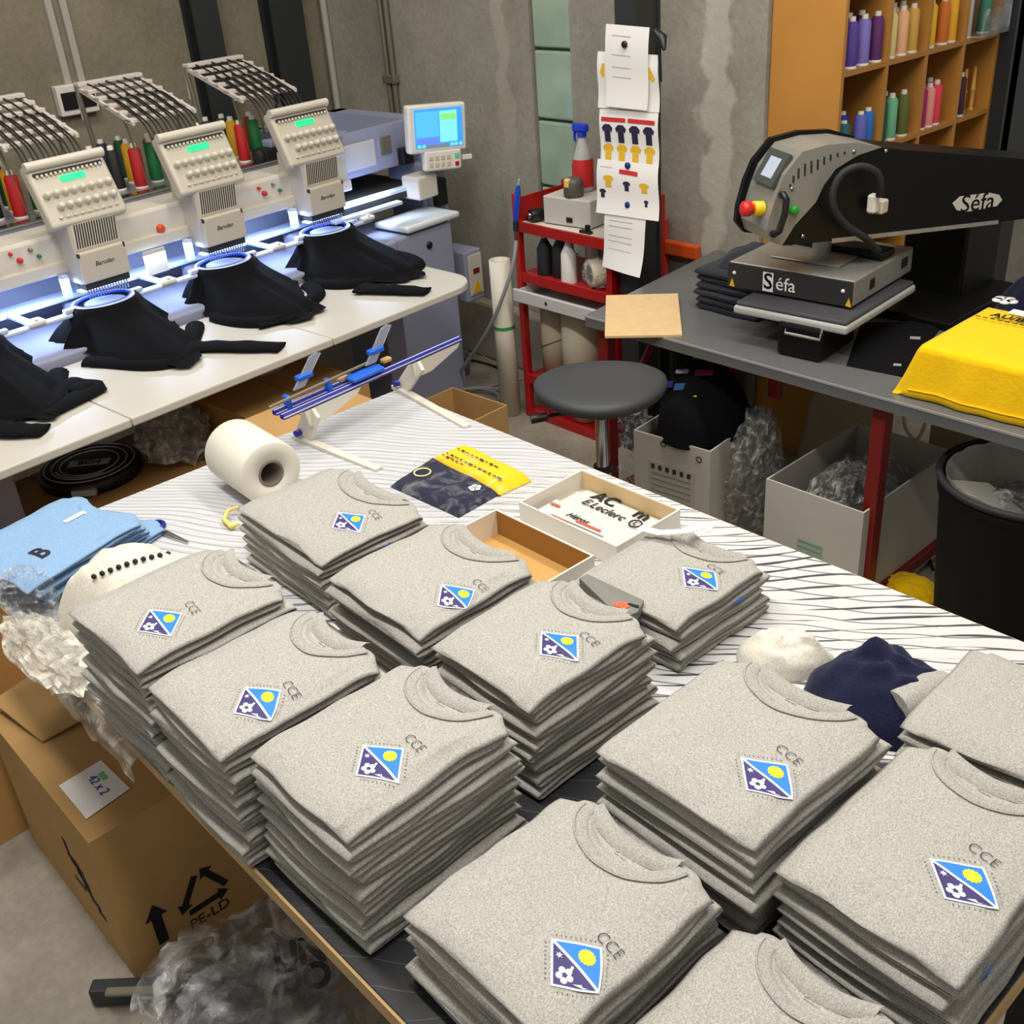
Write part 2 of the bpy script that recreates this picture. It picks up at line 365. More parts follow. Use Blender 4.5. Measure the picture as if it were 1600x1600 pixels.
# ------------------------------------------------------------------ work table with printed cover
TZ = 0.85
TX0, TX1, TY0, TY1 = -2.41, -0.276, 0.42, 1.66
def cover_material():
    m = bpy.data.materials.new('printed banner with wavy lines'); m.use_nodes = True
    nt = m.node_tree; b = nt.nodes['Principled BSDF']; b.inputs['Roughness'].default_value = 0.42
    L = nt.links.new
    def math_(op, a, c=None, d=None):
        n = nt.nodes.new('ShaderNodeMath'); n.operation = op
        for i, q in enumerate((a, c, d)):
            if q is None: continue
            if isinstance(q, (int, float)): n.inputs[i].default_value = q
            else: L(q, n.inputs[i])
        return n.outputs[0]
    g = nt.nodes.new('ShaderNodeNewGeometry'); sp = nt.nodes.new('ShaderNodeSeparateXYZ'); L(g.outputs['Position'], sp.inputs[0])
    X, Y = sp.outputs['X'], sp.outputs['Y']
    n1 = nt.nodes.new('ShaderNodeTexNoise'); n1.inputs['Scale'].default_value = 1.7; n1.inputs['Detail'].default_value = 1.5; L(g.outputs['Position'], n1.inputs['Vector'])
    s = math_('ADD', math_('MULTIPLY', X, -0.616), math_('MULTIPLY', Y, 0.788))
    s = math_('ADD', s, math_('MULTIPLY', n1.outputs['Fac'], 0.24))
    fr = math_('FRACT', math_('MULTIPLY', s, 33.0))
    d = math_('ABSOLUTE', math_('SUBTRACT', fr, 0.5))
    n2 = nt.nodes.new('ShaderNodeTexNoise'); n2.inputs['Scale'].default_value = 9; n2.inputs['Detail'].default_value = 2; L(g.outputs['Position'], n2.inputs['Vector'])
    wid = math_('MULTIPLY_ADD', n2.outputs['Fac'], 0.40, -0.145)
    line = nt.nodes.new('ShaderNodeMapRange'); line.clamp = True
    L(math_('SUBTRACT', d, wid), line.inputs[0]); line.inputs[1].default_value = -0.03; line.inputs[2].default_value = 0.03; line.inputs[3].default_value = 1.0; line.inputs[4].default_value = 0.0
    # finer second family of lines
    n3 = nt.nodes.new('ShaderNodeTexNoise'); n3.inputs['Scale'].default_value = 2.6; L(g.outputs['Position'], n3.inputs['Vector'])
    s2 = math_('ADD', math_('ADD', math_('MULTIPLY', X, -0.60), math_('MULTIPLY', Y, 0.80)), math_('MULTIPLY', n3.outputs['Fac'], 0.13))
    d2 = math_('ABSOLUTE', math_('SUBTRACT', math_('FRACT', math_('MULTIPLY', s2, 27.0)), 0.5))
    l2 = nt.nodes.new('ShaderNodeMapRange'); L(d2, l2.inputs[0]); l2.inputs[1].default_value = 0.03; l2.inputs[2].default_value = 0.06; l2.inputs[3].default_value = 0.85; l2.inputs[4].default_value = 0.0
    ln = math_('MAXIMUM', line.outputs[0], l2.outputs[0])
    c1 = nt.nodes.new('ShaderNodeMixRGB'); L(ln, c1.inputs['Fac']); c1.inputs['Color1'].default_value = rgb(206, 206, 206); c1.inputs['Color2'].default_value = rgb(62, 62, 66)
    # towards the far end the lines become fine and grey
    d3 = math_('ABSOLUTE', math_('SUBTRACT', math_('FRACT', math_('MULTIPLY', s, 52.0)), 0.5))
    l3 = nt.nodes.new('ShaderNodeMapRange'); L(d3, l3.inputs[0]); l3.inputs[1].default_value = 0.06; l3.inputs[2].default_value = 0.16; l3.inputs[3].default_value = 1.0; l3.inputs[4].default_value = 0.0
    cf = nt.nodes.new('ShaderNodeMixRGB'); L(l3.outputs[0], cf.inputs['Fac']); cf.inputs['Color1'].default_value = rgb(198, 199, 202); cf.inputs['Color2'].default_value = rgb(158, 160, 165)
    fx = nt.nodes.new('ShaderNodeMapRange'); L(math_('ADD', X, math_('MULTIPLY', Y, -0.22)), fx.inputs[0]); fx.inputs[1].default_value = -2.15; fx.inputs[2].default_value = -1.75; fx.inputs[3].default_value = 0.85; fx.inputs[4].default_value = 0.0
    cm = nt.nodes.new('ShaderNodeMixRGB'); L(fx.outputs[0], cm.inputs['Fac']); L(c1.outputs[0], cm.inputs['Color1']); L(cf.outputs[0], cm.inputs['Color2']); c1 = cm
    # the print turns black along the near and left borders
    e = math_('ADD', math_('MULTIPLY', math_('SUBTRACT', X, -1.62), 0.50), math_('MULTIPLY', math_('SUBTRACT', Y, 0.42), -0.62))
    e = math_('ADD', e, math_('MULTIPLY_ADD', n1.outputs['Fac'], 0.12, -0.06))
    bl = nt.nodes.new('ShaderNodeMapRange'); L(e, bl.inputs[0]); bl.inputs[1].default_value = -0.004; bl.inputs[2].default_value = 0.004
    thin = nt.nodes.new('ShaderNodeMapRange'); L(d2, thin.inputs[0]); thin.inputs[1].default_value = 0.006; thin.inputs[2].default_value = 0.016; thin.inputs[3].default_value = 0.5; thin.inputs[4].default_value = 0.0
    blk = nt.nodes.new('ShaderNodeMixRGB'); L(thin.outputs[0], blk.inputs['Fac']); blk.inputs['Color1'].default_value = rgb(38, 39, 42); blk.inputs['Color2'].default_value = rgb(120, 120, 120)
    c2 = nt.nodes.new('ShaderNodeMixRGB'); L(bl.outputs[0], c2.inputs['Fac']); L(c1.outputs[0], c2.inputs['Color1']); L(blk.outputs[0], c2.inputs['Color2'])
    L(c2.outputs[0], b.inputs['Base Color'])
    return m
M_cover = cover_material()
M_ply = mat('pale plywood edge', (188, 156, 108), 0.7, var=0.12, vscale=14)
wt = thing('work_table', 'large work table under a white banner printed with black wavy lines', 'table', ((TX0+TX1)/2, (TY0+TY1)/2, 0))
MB().span((TX0, TY0, TZ-0.03), (TX1, TY1, TZ-0.003)).build('tabletop', M_ply, wt, True)
MB().bspan((TX0+0.004, TY0+0.004, TZ-0.003), (TX1-0.004, TY1-0.004, TZ), 0.001, 1).build('banner_cover', M_cover, wt, True)
for x in (TX0+0.12, TX1-0.12):
    for y in (TY0+0.14, TY1-0.14):
        MB().bspan((x-0.03, y-0.03, 0), (x+0.03, y+0.03, TZ-0.03), 0.003).build('leg', M_steel_black, wt, True)
MB().span((TX0+0.1, TY1-0.16, TZ-0.09), (TX1-0.1, TY1-0.12, TZ-0.03)).build('apron', M_steel_black, wt, True)
MB().span((TX0+0.1, TY0+0.12, TZ-0.09), (TX1-0.1, TY0+0.16, TZ-0.03)).build('apron', M_steel_black, wt, True)

# ------------------------------------------------------------------ folded sweatshirts
def shirt_height(x, y, w, l, t, sd, amp, dr=1.0):
    u = 2*x/w; v = 2*y/l
    h = t + amp*(nz(x*11+sd, y*9, sd) - 0.35) + amp*0.6*(nz(x*26, y*22+sd, sd*2) - 0.3)
    h -= dr*(t*0.30*max(0, (abs(u)-0.45)/0.55)**2.4 + t*0.32*max(0, (abs(v)-0.5)/0.5)**2.4)
    return h
def shirt_mesh(name, w, l, t, sd, hi=False, neck=True, amp=0.002, layers=2, mats=None):
    nt_ = 46 if hi else 12                # points across the top
    rings = 50 if hi else 16
    r = t*0.5; rx = 0.026 if hi else 0.015
    A, B = 0.082, 0.074                   # neckline half-ellipse
    def top_y_shift(x):
        if not neck: return 0.0
        ax = abs(x); k = w/0.245
        dip = 0.016*max(0, 1-(ax/(0.066*k))**2) if ax < 0.066*k else 0.0
        return dip + 0.020*ss(0.078*k, 0.125*k, ax)
    vs = []; count = None
    ys = []
    for j in range(rings+1):
        s = -1 + 2*j/rings
        ys.append(math.copysign(1-(1-abs(s))**1.5, s) if hi else s)
    endr = 0.026 if hi else 0.015
    def ring(y, zs, ysh):
        """closed outline in xz at length y; zs squeezes it towards mid height"""
        pts = []
        hw = w/2 + 0.006*nz(y*14, sd, 3.3)
        hw2 = w/2 + 0.005*nz(y*12, sd, 7.7)
        def Z(z): return t/2 + (z - t/2)*zs
        # left rounded fold (bottom -> top)
        for k in range(5):
            a = -math.pi/2 + math.pi*k/4
            pts.append((-hw + rx - rx*math.cos(a), Z(t/2 + r*math.sin(a)*(0.80 if hi else 0.95)), 0))
        for k in range(1, nt_):
            x = -hw + rx + (hw + hw2 - 2*rx)*k/nt_
            pts.append((x, Z(t*0.97), 1))
        # right edge: open folds, one lobe for each layer
        lr = t/(2*layers)
        for q in range(layers):
            zc = t - lr*(2*q+1)
            off = 0.006*nz(y*9+q*5, sd, 1.1+q) - 0.002*q
            for k in range(5):
                a = math.pi/2 - math.pi*k/4
                pts.append((hw2 - rx + off + rx*math.cos(a)*1.0, Z(zc + lr*math.sin(a)*(0.80 if (q == 0 and k < 2) else 0.95)), 0))
            if q < layers-1: pts.append((hw2 - rx - 0.006, Z(zc - lr), 0))
        for k in range(1, 4 if not hi else 6):
            kk = 4 if not hi else 6
            x = hw2 - rx - (hw + hw2 - 2*rx)*k/kk
            pts.append((x, Z(t*0.0 + 0.0003), 2))
        return pts
    rows = []
    seq = []
    for k in range(4): seq.append((-l/2 + endr*(1-math.sin(k/4*math.pi/2)), math.cos((1-k/4)*math.pi/2)*0.97+0.03, 0))
    seq = [(-l/2 + endr*(1-math.cos(a)), math.sin(a)*0.96+0.04) for a in (0.12, 0.5, 0.9, 1.25)]
    mid = [( -l/2+endr + (l-2*endr)*(q+1)/2, 1.0) for q in ys]
    end = [(l/2 - endr*(1-math.cos(a)), math.sin(a)*0.96+0.04) for a in (1.25, 0.9, 0.5, 0.12)]
    seq = seq + mid + end
    for (y, zs) in seq:
        rows.append([(x, y, z, f, zs) for (x, z, f) in ring(y, zs, 0)])
    n = len(rows[0]); verts = []
    for row in rows:
        for (x, y, z, f, zs) in row:
            yy = y; zz = z
            edge = 0.009*nz(x*11+sd, 5.5, sd)*ss(0.3, 1.0, abs(2*y/l))
            wgt = ss(l*0.18, l*0.5, y)
            yy = y - top_y_shift(x)*wgt + edge
            if f == 1:
                h = shirt_height(x, yy, w, l, t, sd, amp, 1.0 if hi else 0.12)
                zz = t/2 + (h - t/2)*zs
                if neck and hi:
                    k = w/0.245; yc = l/2 - 0.004
                    dd = math.hypot(x/(A*k*0.80), (yy-yc)/(B*0.74))
                    if yy < yc + 0.02: zz -= 0.009*ss(1.0, 0.82, dd)*zs
            elif f == 0 and hi:
                xe_ = max(-w/2+rx, min(w/2-rx, x)); zz = z*shirt_height(xe_, yy, w, l, t, sd, amp)/t
            verts.append((x, yy, max(0.0002, zz)))
    faces = []
    for j in range(len(rows)-1):
        for k in range(n): faces.append((j*n+k, j*n+(k+1) % n, (j+1)*n+(k+1) % n, (j+1)*n+k))
    faces.append(list(range(n))[::-1]); faces.append([(len(rows)-1)*n+k for k in range(n)])
    me = bpy.data.meshes.new(name); me.from_pydata(verts, [], faces)
    me.materials.append(mats or M_grey)
    me.polygons.foreach_set('use_smooth', [True]*len(faces))
    bm = bmesh.new(); bm.from_mesh(me); bmesh.ops.recalc_face_normals(bm, faces=bm.faces[:]); bm.to_mesh(me); bm.free()
    me.update(); return me
M_logo = [mat('emblem white border', (214, 216, 226), 0.7), mat('emblem sky blue', (24, 122, 226), 0.6), mat('emblem violet', (52, 40, 104), 0.6), mat('emblem yellow', (246, 232, 16), 0.6), M_ink]
def wrap(x, y, H, w, t, off):
    # lay a print on the chest; past the side fold it bends down round the edge
    r = 0.026; lr = t*0.17; xe = w/2 - r
    if x <= xe: return Vector((x, y, H(x, y) + off))
    a = min(1.15, (x - xe)/r*0.75); h0 = H(xe, y)
    return Vector((xe + (r + off + 0.001)*math.sin(a), y, h0 - (lr + 0.001)*(1 - math.cos(a)) + off*math.cos(a)))
def emblem(parent, cx, cy, H, d=0.0445, tilt=0.0, cut=None, dy=0.0345, w=0.25, t=0.03):
    """diamond badge printed on the chest, draped over the surface H(x, y)"""
    mb = MB()
    ct, st = math.cos(tilt), math.sin(tilt)
    def P(a, b, k):
        x = cx + a*d*ct - b*dy*st; y = cy + a*d*st + b*dy*ct
        return wrap(x, y, H, w, t, 0.0012 + 0.00035*k)
    def tri_grid(A, B_, C, k, mi, n=9):
        ids = {}; vs = []; fs = []
        for i in range(n+1):
            for j in range(n+1-i):
                p = [A[q] + (B_[q]-A[q])*i/n + (C[q]-A[q])*j/n for q in (0, 1)]
                ids[i, j] = len(vs); vs.append(P(p[0], p[1], k))
        for i in range(n):
            for j in range(n-i):
                fs.append((ids[i, j], ids[i+1, j], ids[i, j+1]))
                if j < n-i-1: fs.append((ids[i+1, j], ids[i+1, j+1], ids[i, j+1]))
        mb.add(vs, fs, mi, True)
    tri_grid((-1.08, 0), (1.08, 0), (0, 1.08), 0, 0); tri_grid((-1.08, 0), (1.08, 0), (0, -1.08), 0, 0)
    tri_grid((-0.93, 0.05), (0.93, 0.05), (0, 0.98), 1, 1); tri_grid((-0.93, -0.05), (0.93, -0.05), (0, -0.98), 1, 2)
    def disc(a, b, r, k, mi, n=16, spikes=0):
        vs = [P(a, b, k)]; m = n
        for q in range(m):
            rr = r*(1.0 if not spikes or q % 2 else 0.86); an = 2*math.pi*q/m; vs.append(P(a + rr*math.cos(an), b + rr*math.sin(an), k))
        mb.add(vs, [(0, 1+q, 1+(q+1) % m) for q in range(m)], mi, True)
    disc(0.0, 0.44, 0.27, 2, 3, 28, 1)
    for q in range(5): an = 2*math.pi*q/5 + 0.3; disc(0.02 + 0.17*math.cos(an), -0.52 + 0.17*math.sin(an), 0.105, 2, 0, 10)
    for q in range(6):
        an = math.pi*q/3; mb.add([P(-0.52+0.02*math.sin(an), -0.2-0.02*math.cos(an), 2), P(-0.52+0.14*math.cos(an), -0.2+0.14*math.sin(an), 2), P(-0.52-0.02*math.sin(an), -0.2+0.02*math.cos(an), 2)], [(0, 1, 2)], 0)
    disc(-0.52, -0.2, 0.07, 2, 0, 8)
    # palm trunk and ridge
    mb.add([P(0.02, -0.38, 2), P(0.10, -0.36, 2), P(0.02, -0.12, 2), P(-0.06, -0.14, 2)], [(0, 1, 2, 3)], 0)
    mb.add([P(0.34, -0.52, 2), P(0.50, -0.30, 2), P(0.62, -0.36, 2), P(0.74, -0.22, 2), P(0.80, -0.19, 2)], [(0, 1, 2), (0, 2, 3), (0, 3, 4)], 0)
    # tiny lettering along the four sides reads only as small ticks
    for (A0, B0) in (((-1.15, 0.12), (-0.12, 1.15)), ((0.12, 1.15), (1.15, 0.12)), ((-1.15, -0.12), (-0.12, -1.15)), ((0.12, -1.15), (1.15, -0.12))):
        for q in range(9):
            f = 0.1 + 0.8*q/8; a = A0[0] + (B0[0]-A0[0])*f; b = A0[1] + (B0[1]-A0[1])*f
            sx, sy = math.copysign(0.035, a), math.copysign(0.035, b)
            mb.add([P(a, b, 0), P(a+sx*0.5, b-sy*0.5, 0), P(a+sx*1.6, b+sy*0.6, 0), P(a+sx, b+sy, 0)], [(0, 1, 2, 3)], 4)
    if cut:
        keep = [(f, m_, s_) for f, m_, s_ in zip(mb.f, mb.m, mb.sm) if all(cut(mb.v[i]) for i in f)]
        mb.f = [k[0] for k in keep]; mb.m = [k[1] for k in keep]; mb.sm = [k[2] for k in keep]
    o = mb.build('emblem', M_logo, parent, fix=False); o['label'] = 'blue and violet diamond emblem with yellow sun'
    return o
def chest_letters(parent, cx, cy, H, size=0.0215, tilt=0.0, body='CCE', w=0.25, t=0.03):
    vs, fs = text_geo(body, size, 'CENTER', 0.0, 0.0, -0.0004)
    ct, st = math.cos(tilt), math.sin(tilt); mb = MB(); out = []
    for p in vs:
        x = cx + p.x*ct - p.y*st; y = cy + p.x*st + p.y*ct; out.append(wrap(x, y, H, w, t, 0.0024))
    mb.add(out, fs, 0)
    o = mb.build('lettering', M_ink, parent, fix=False); o['label'] = 'dark printed letters CCE'
def collar(parent, w, l, H):
    k = w/0.245; A, B = 0.082*k, 0.074; yc = l/2 - 0.006
    mb = MB(); n = 30
    def pt(an, f, dz):
        x = A*f*math.cos(an); y = yc + B*f*math.sin(an) + 0.004*(1-f)
        return Vector((x, y, H(x, min(y, l/2-0.012)) + dz))
    prof = ((1.0, 0.0006), (0.975, 0.0028), (0.95, 0.0030), (0.88, 0.0026), (0.82, 0.0020), (0.785, -0.0002), (0.77, -0.008))
    vs = []; fs = []
    for i in range(n+1):
        an = math.pi*1.02 + (math.pi*0.96)*i/n
        for (f, dz) in prof: vs.append(pt(an, f, dz))
    m = len(prof)
    for i in range(n):
        for q in range(m-1): fs.append((i*m+q, (i+1)*m+q, (i+1)*m+q+1, i*m+q+1))
    mb.add(vs, fs, 0, True)
    o = mb.build('collar', M_greydark, parent)
    s = MB().tube([pt(math.pi*1.02 + math.pi*0.96*i/n, 1.005, 0.0022) for i in range(n+1)], 0.0012, 5); s.build('collar_seam', M_grey, o)
    # back of the neckline standing behind the opening
    b = MB(); vs = []; fs = []
    for i in range(13):
        f = -1 + 2*i/12; x = 0.066*k*f
        y = l/2 - 0.020*(1-f*f) - 0.004
        zb = H(x, l/2-0.03)
        vs += [Vector((x, y-0.016, zb-0.0075)), Vector((x, y-0.010, zb-0.0015)), Vector((x, y+0.002, zb+0.0008)), Vector((x, y+0.010, zb-0.003))]
    for i in range(12):
        for q in range(3): fs.append((i*4+q, (i+1)*4+q, (i+1)*4+q+1, i*4+q+1))
    b.add(vs, fs, 0, True); b.build('back_collar', M_greydark, parent)
    # care print inside the neck
    zi = H(0.0, l/2-0.04) - 0.0078
    MB().box((0.004, l/2-0.044, zi), (0.018, 0.0015, 0.0006)).box((0.002, l/2-0.050, zi), (0.010, 0.0015, 0.0006)).box((-0.004, l/2-0.039, zi), (0.004, 0.004, 0.0006)).build('neck_print', M_greydark, parent)
ORD = ['top', 'second', 'third', 'fourth', 'fifth', 'sixth', 'seventh', 'eighth', 'ninth', 'tenth', 'eleventh', 'twelfth', 'thirteenth', 'fourteenth', 'fifteenth', 'sixteenth']
LOW = {}
def low_mesh(v, w, l):
    key = (v, round(w, 3), round(l, 3))
    if key not in LOW: LOW[key] = shirt_mesh('sweatshirt_body', w, l, 1.0*PITCH, 3.1*v + w*50, False, False, 0.0012, 2)
    return LOW[key]
PITCH = 0.0235
TOPS = {}
def pile(key, desc, cx, cy, ztop, w, l, rz=0.0, emb=None, tt=0.030, tilt=-0.13, letters=True, seed=0, peek=(), plain=False, cce=None):
    rnd = random.Random(seed*7+3)
    n = max(2, int(round((ztop - TZ - tt)/PITCH))); pit = (ztop - TZ - tt)/n
    grp = 'grey sweatshirts in the pile ' + desc
    for k in range(n):
        o = bpy.data.objects.new('sweatshirt', low_mesh(rnd.randrange(5), w, l)); COL.objects.link(o)
        jx, jy = rnd.uniform(-0.004, 0.004), rnd.uniform(-0.007, 0.006)
        f = (k+0.5)/n
        o.location = (cx + jx, cy + jy, TZ + k*pit + 0.0004)
        o.rotation_euler = (math.radians(rnd.uniform(-0.15, 0.15)), math.radians(rnd.uniform(-0.15, 0.15)), rz + math.radians(rnd.uniform(-1.8, 1.8)))
        s = 1.0 + rnd.uniform(-0.015, 0.018); o.scale = (s, s, (pit-0.0003)/PITCH)
        idx = n - k
        tag(o, 'grey sweatshirt, %s from top of pile %s' % (ORD[idx] if idx < len(ORD) else 'low down', desc), 'sweatshirt', grp)
        for (pi, px, py, d) in peek:
            if pi == idx:
                # badge of a lower shirt peeping out on its open side
                mb = MB()
                q = d; s0 = 1.0/1.0
                zc = PITCH*0.5; xx = w/2 + 0.0035
                mb.add([(xx, py-q, zc+0.001), (xx, py+q*0.2, zc+0.0085), (xx, py+q, zc+0.002), (xx, py, zc-0.0045)], [(0, 1, 2, 3)], 1)
                mb.add([(xx+0.0004, py-q, zc+0.001), (xx+0.0004, py+q*0.3, zc-0.001), (xx+0.0004, py, zc-0.0045)], [(0, 1, 2)], 2)
                mb.build('emblem', M_logo, o, fix=False)
    me = shirt_mesh('sweatshirt_body', w, l, tt, 1.7*seed+0.5, True, not plain, 0.0035, 2)
    o = thing('sweatshirt', 'grey sweatshirt on top of the pile ' + desc, 'sweatshirt', (cx, cy, ztop - tt + 0.0006), rz, grp)
    b = bpy.data.objects.new('body', me); COL.objects.link(b); b.parent = o
    H = lambda x, y: shirt_height(x, y, w, l, tt, 1.7*seed+0.5, 0.0035)
    if not plain: collar(o, w, l, H)
    if emb:
        p = WM[o.name].inverted() @ PZ(emb[0], emb[1], ztop)
        emblem(o, p.x, p.y, H, tilt=tilt, w=w, t=tt)
        if letters:
            q = WM[o.name].inverted() @ PZ(cce[0], cce[1], ztop) if cce else Vector((p.x, p.y+0.065, 0))
            chest_letters(o, q.x, q.y, H, tilt=tilt, w=w, t=tt)
    TOPS[key] = o
    return o
def rect(x0, x1, y0, y1): return ((x0+x1)/2, (y0+y1)/2, abs(x1-x0), abs(y1-y0))
def P2(key, desc, x0, x1, y0, y1, z, **kw):
    cx, cy, w, l = rect(x0, x1, y0, y1); pile(key, desc, cx, cy, z, w, l, **kw)
P2('S1', 'beside the blue shirts and dotted cloth', -1.630, -1.378, 0.412, 0.69, 1.10, rz=0.01, emb=(250, 972), cce=(300, 950), seed=1)
P2('S2', 'second along the left table edge', -1.372, -1.130, 0.415, 0.70, 1.08, rz=0.0, emb=(403, 1097), cce=(455, 1078), seed=2)
P2('S3', 'third along the left table edge', -1.122, -0.884, 0.447, 0.735, 1.078, rz=0.01, emb=(594, 1190), cce=(648, 1163), seed=3, peek=((9, 0, 0.02, 0.02),))
P2('S4', 'leaning under the white roll', -1.90, -1.565, 0.86, 1.12, 1.0, rz=-0.03, emb=(545, 814), cce=(585, 803), seed=4, peek=((1, 0, 0.03, 0.018),))
P2('S5', 'in front of the empty cardboard tray', -1.462, -1.188, 0.80, 1.07, 1.045, rz=0.0, emb=(713, 932), cce=(751, 914), seed=5)
P2('S6', 'beside the grey handled scraper', -1.160, -0.922, 0.795, 1.065, 1.05, rz=0.0, emb=(874, 1008), cce=(920, 998), seed=6)
P2('S7', 'topped by a white paper strip', -1.215, -0.968, 1.175, 1.435, 0.965, rz=0.0, emb=(1094, 905), cce=(1118, 890), seed=7, peek=((1, 0, 0.03, 0.02),), plain=False)
P2('S8', 'in front of the navy cloth', -0.800, -0.534, 0.80, 1.095, 1.05, rz=-0.015, emb=(1199, 1214), cce=(1232, 1180), seed=8)
P2('S9', 'at right before the plain unbadged pile', -0.520, -0.282, 0.815, 1.14, 1.02, rz=0.0, emb=(1507, 1378), cce=(1537, 1336), seed=9, peek=((1, 0, -0.11, 0.018),))
P2('S10', 'foreground left beside the dark table corner', -0.812, -0.552, 0.462, 0.755, 1.0, rz=0.0, emb=(901, 1508), cce=(953, 1478), seed=10)
P2('S11', 'at the bottom edge of the picture', -0.528, -0.286, 0.475, 0.768, 0.965, rz=0.0, seed=11)
P2('S12', 'cut by the right edge of the picture', -0.565, -0.30, 1.18, 1.42, 0.995, rz=0.05, seed=12, plain=True)
# ------------------------------------------------------------------ embroidery machine (local frame: x towards the front, y along the machine)
EO = PZ(205, 654, 0.8); EO.z = 0.0
ETH = math.radians(5.4)
EMW = Matrix.Translation(EO) @ Matrix.Rotation(ETH, 4, 'Z'); EMI = EMW.inverted()
EN = Vector((math.cos(ETH), math.sin(ETH), 0))
def LX(px, py, xl): return EMI @ PP(px, py, EMW @ Vector((xl, 0, 0)), EN)
def LZ(px, py, z): return EMI @ PZ(px, py, z)
M_cream = mat('cream machine enamel', (192, 184, 168), 0.42)
M_cream2 = mat('cream machine enamel light', (206, 199, 186), 0.4)
M_bluegrey = mat('blue grey machine enamel', (146, 150, 172), 0.4)
M_bluegrey2 = mat('grey metallic top', (140, 144, 154), 0.3, 0.5)
M_frame = mat('pale blue painted frame', (190, 204, 232), 0.35)
M_slot = mat('dark slot', (40, 38, 36), 0.7)
M_green = mat('green lit display', (20, 240, 130), 0.5, emit=0.9)
M_blueplastic = mat('blue plastic hoop', (24, 62, 190), 0.35)
M_lam = mat('pale laminate', (200, 195, 184), 0.35, var=0.02)
M_tubeblk = mat('black thread tube', (24, 22, 22), 0.5)
em = thing('embroidery_machine', 'cream multi-head embroidery machine with green displays and thread racks', 'machine', EO, ETH)
# head pitch
HY = [-0.146, 0.355, 0.858, 1.358]
MB().bspan((-1.02, -1.2, 1.035), (-0.84, 1.62, 1.165), 0.012).build('beam', M_cream2, em)
MB().bspan((-0.86, -1.2, 1.03), (-0.825, 1.62, 1.075), 0.006).build('beam_lip', M_cream, em)
MB().bspan((-1.5, -1.2, 1.05), (-1.02, 1.6, 1.165), 0.01).build('top_deck', M_bluegrey2, em)
MB().bspan((-1.1, -1.2, 1.165), (-1.05, 1.6, 1.178), 0.003).build('deck_rail', M_chrome, em)
MB().span((-1.4, -1.2, 0.60), (-1.05, 1.6, 1.04)).build('body', M_bluegrey, em)
MB().bspan((-0.98, -1.2, 0.74), (-0.62, 1.65, 0.83), 0.008).build('bed_beam', M_bluegrey, em)
# sash frame
fr = MB()
fr.bspan((-0.735, -1.2, 0.915), (-0.700, 1.60, 0.928), 0.004).bspan((-0.975, -1.2, 0.915), (-0.90, 1.70, 0.935), 0.004)
for yy in (-0.40, 0.10, 0.61, 1.11, 1.58):
    fr.bspan((-0.93, yy-0.014, 0.917), (-0.715, yy+0.014, 0.930), 0.003)
fr.build('sash_frame', M_frame, em)
for yy in (-0.40, 0.10, 0.61, 1.11, 1.58):
    MB().bspan((-0.745, yy-0.03, 0.926), (-0.69, yy+0.03, 0.942), 0.005).lathe((-0.70, yy, 0.942), ((0.008, 0), (0.008, 0.008)), 10).build('frame_clamp', M_white, em)
# the hook bases under each head
for yy in HY:
    MB().bspan((-0.95, yy-0.05, 0.80), (-0.66, yy+0.05, 0.905), 0.012).build('bed_arm', M_bluegrey, em)

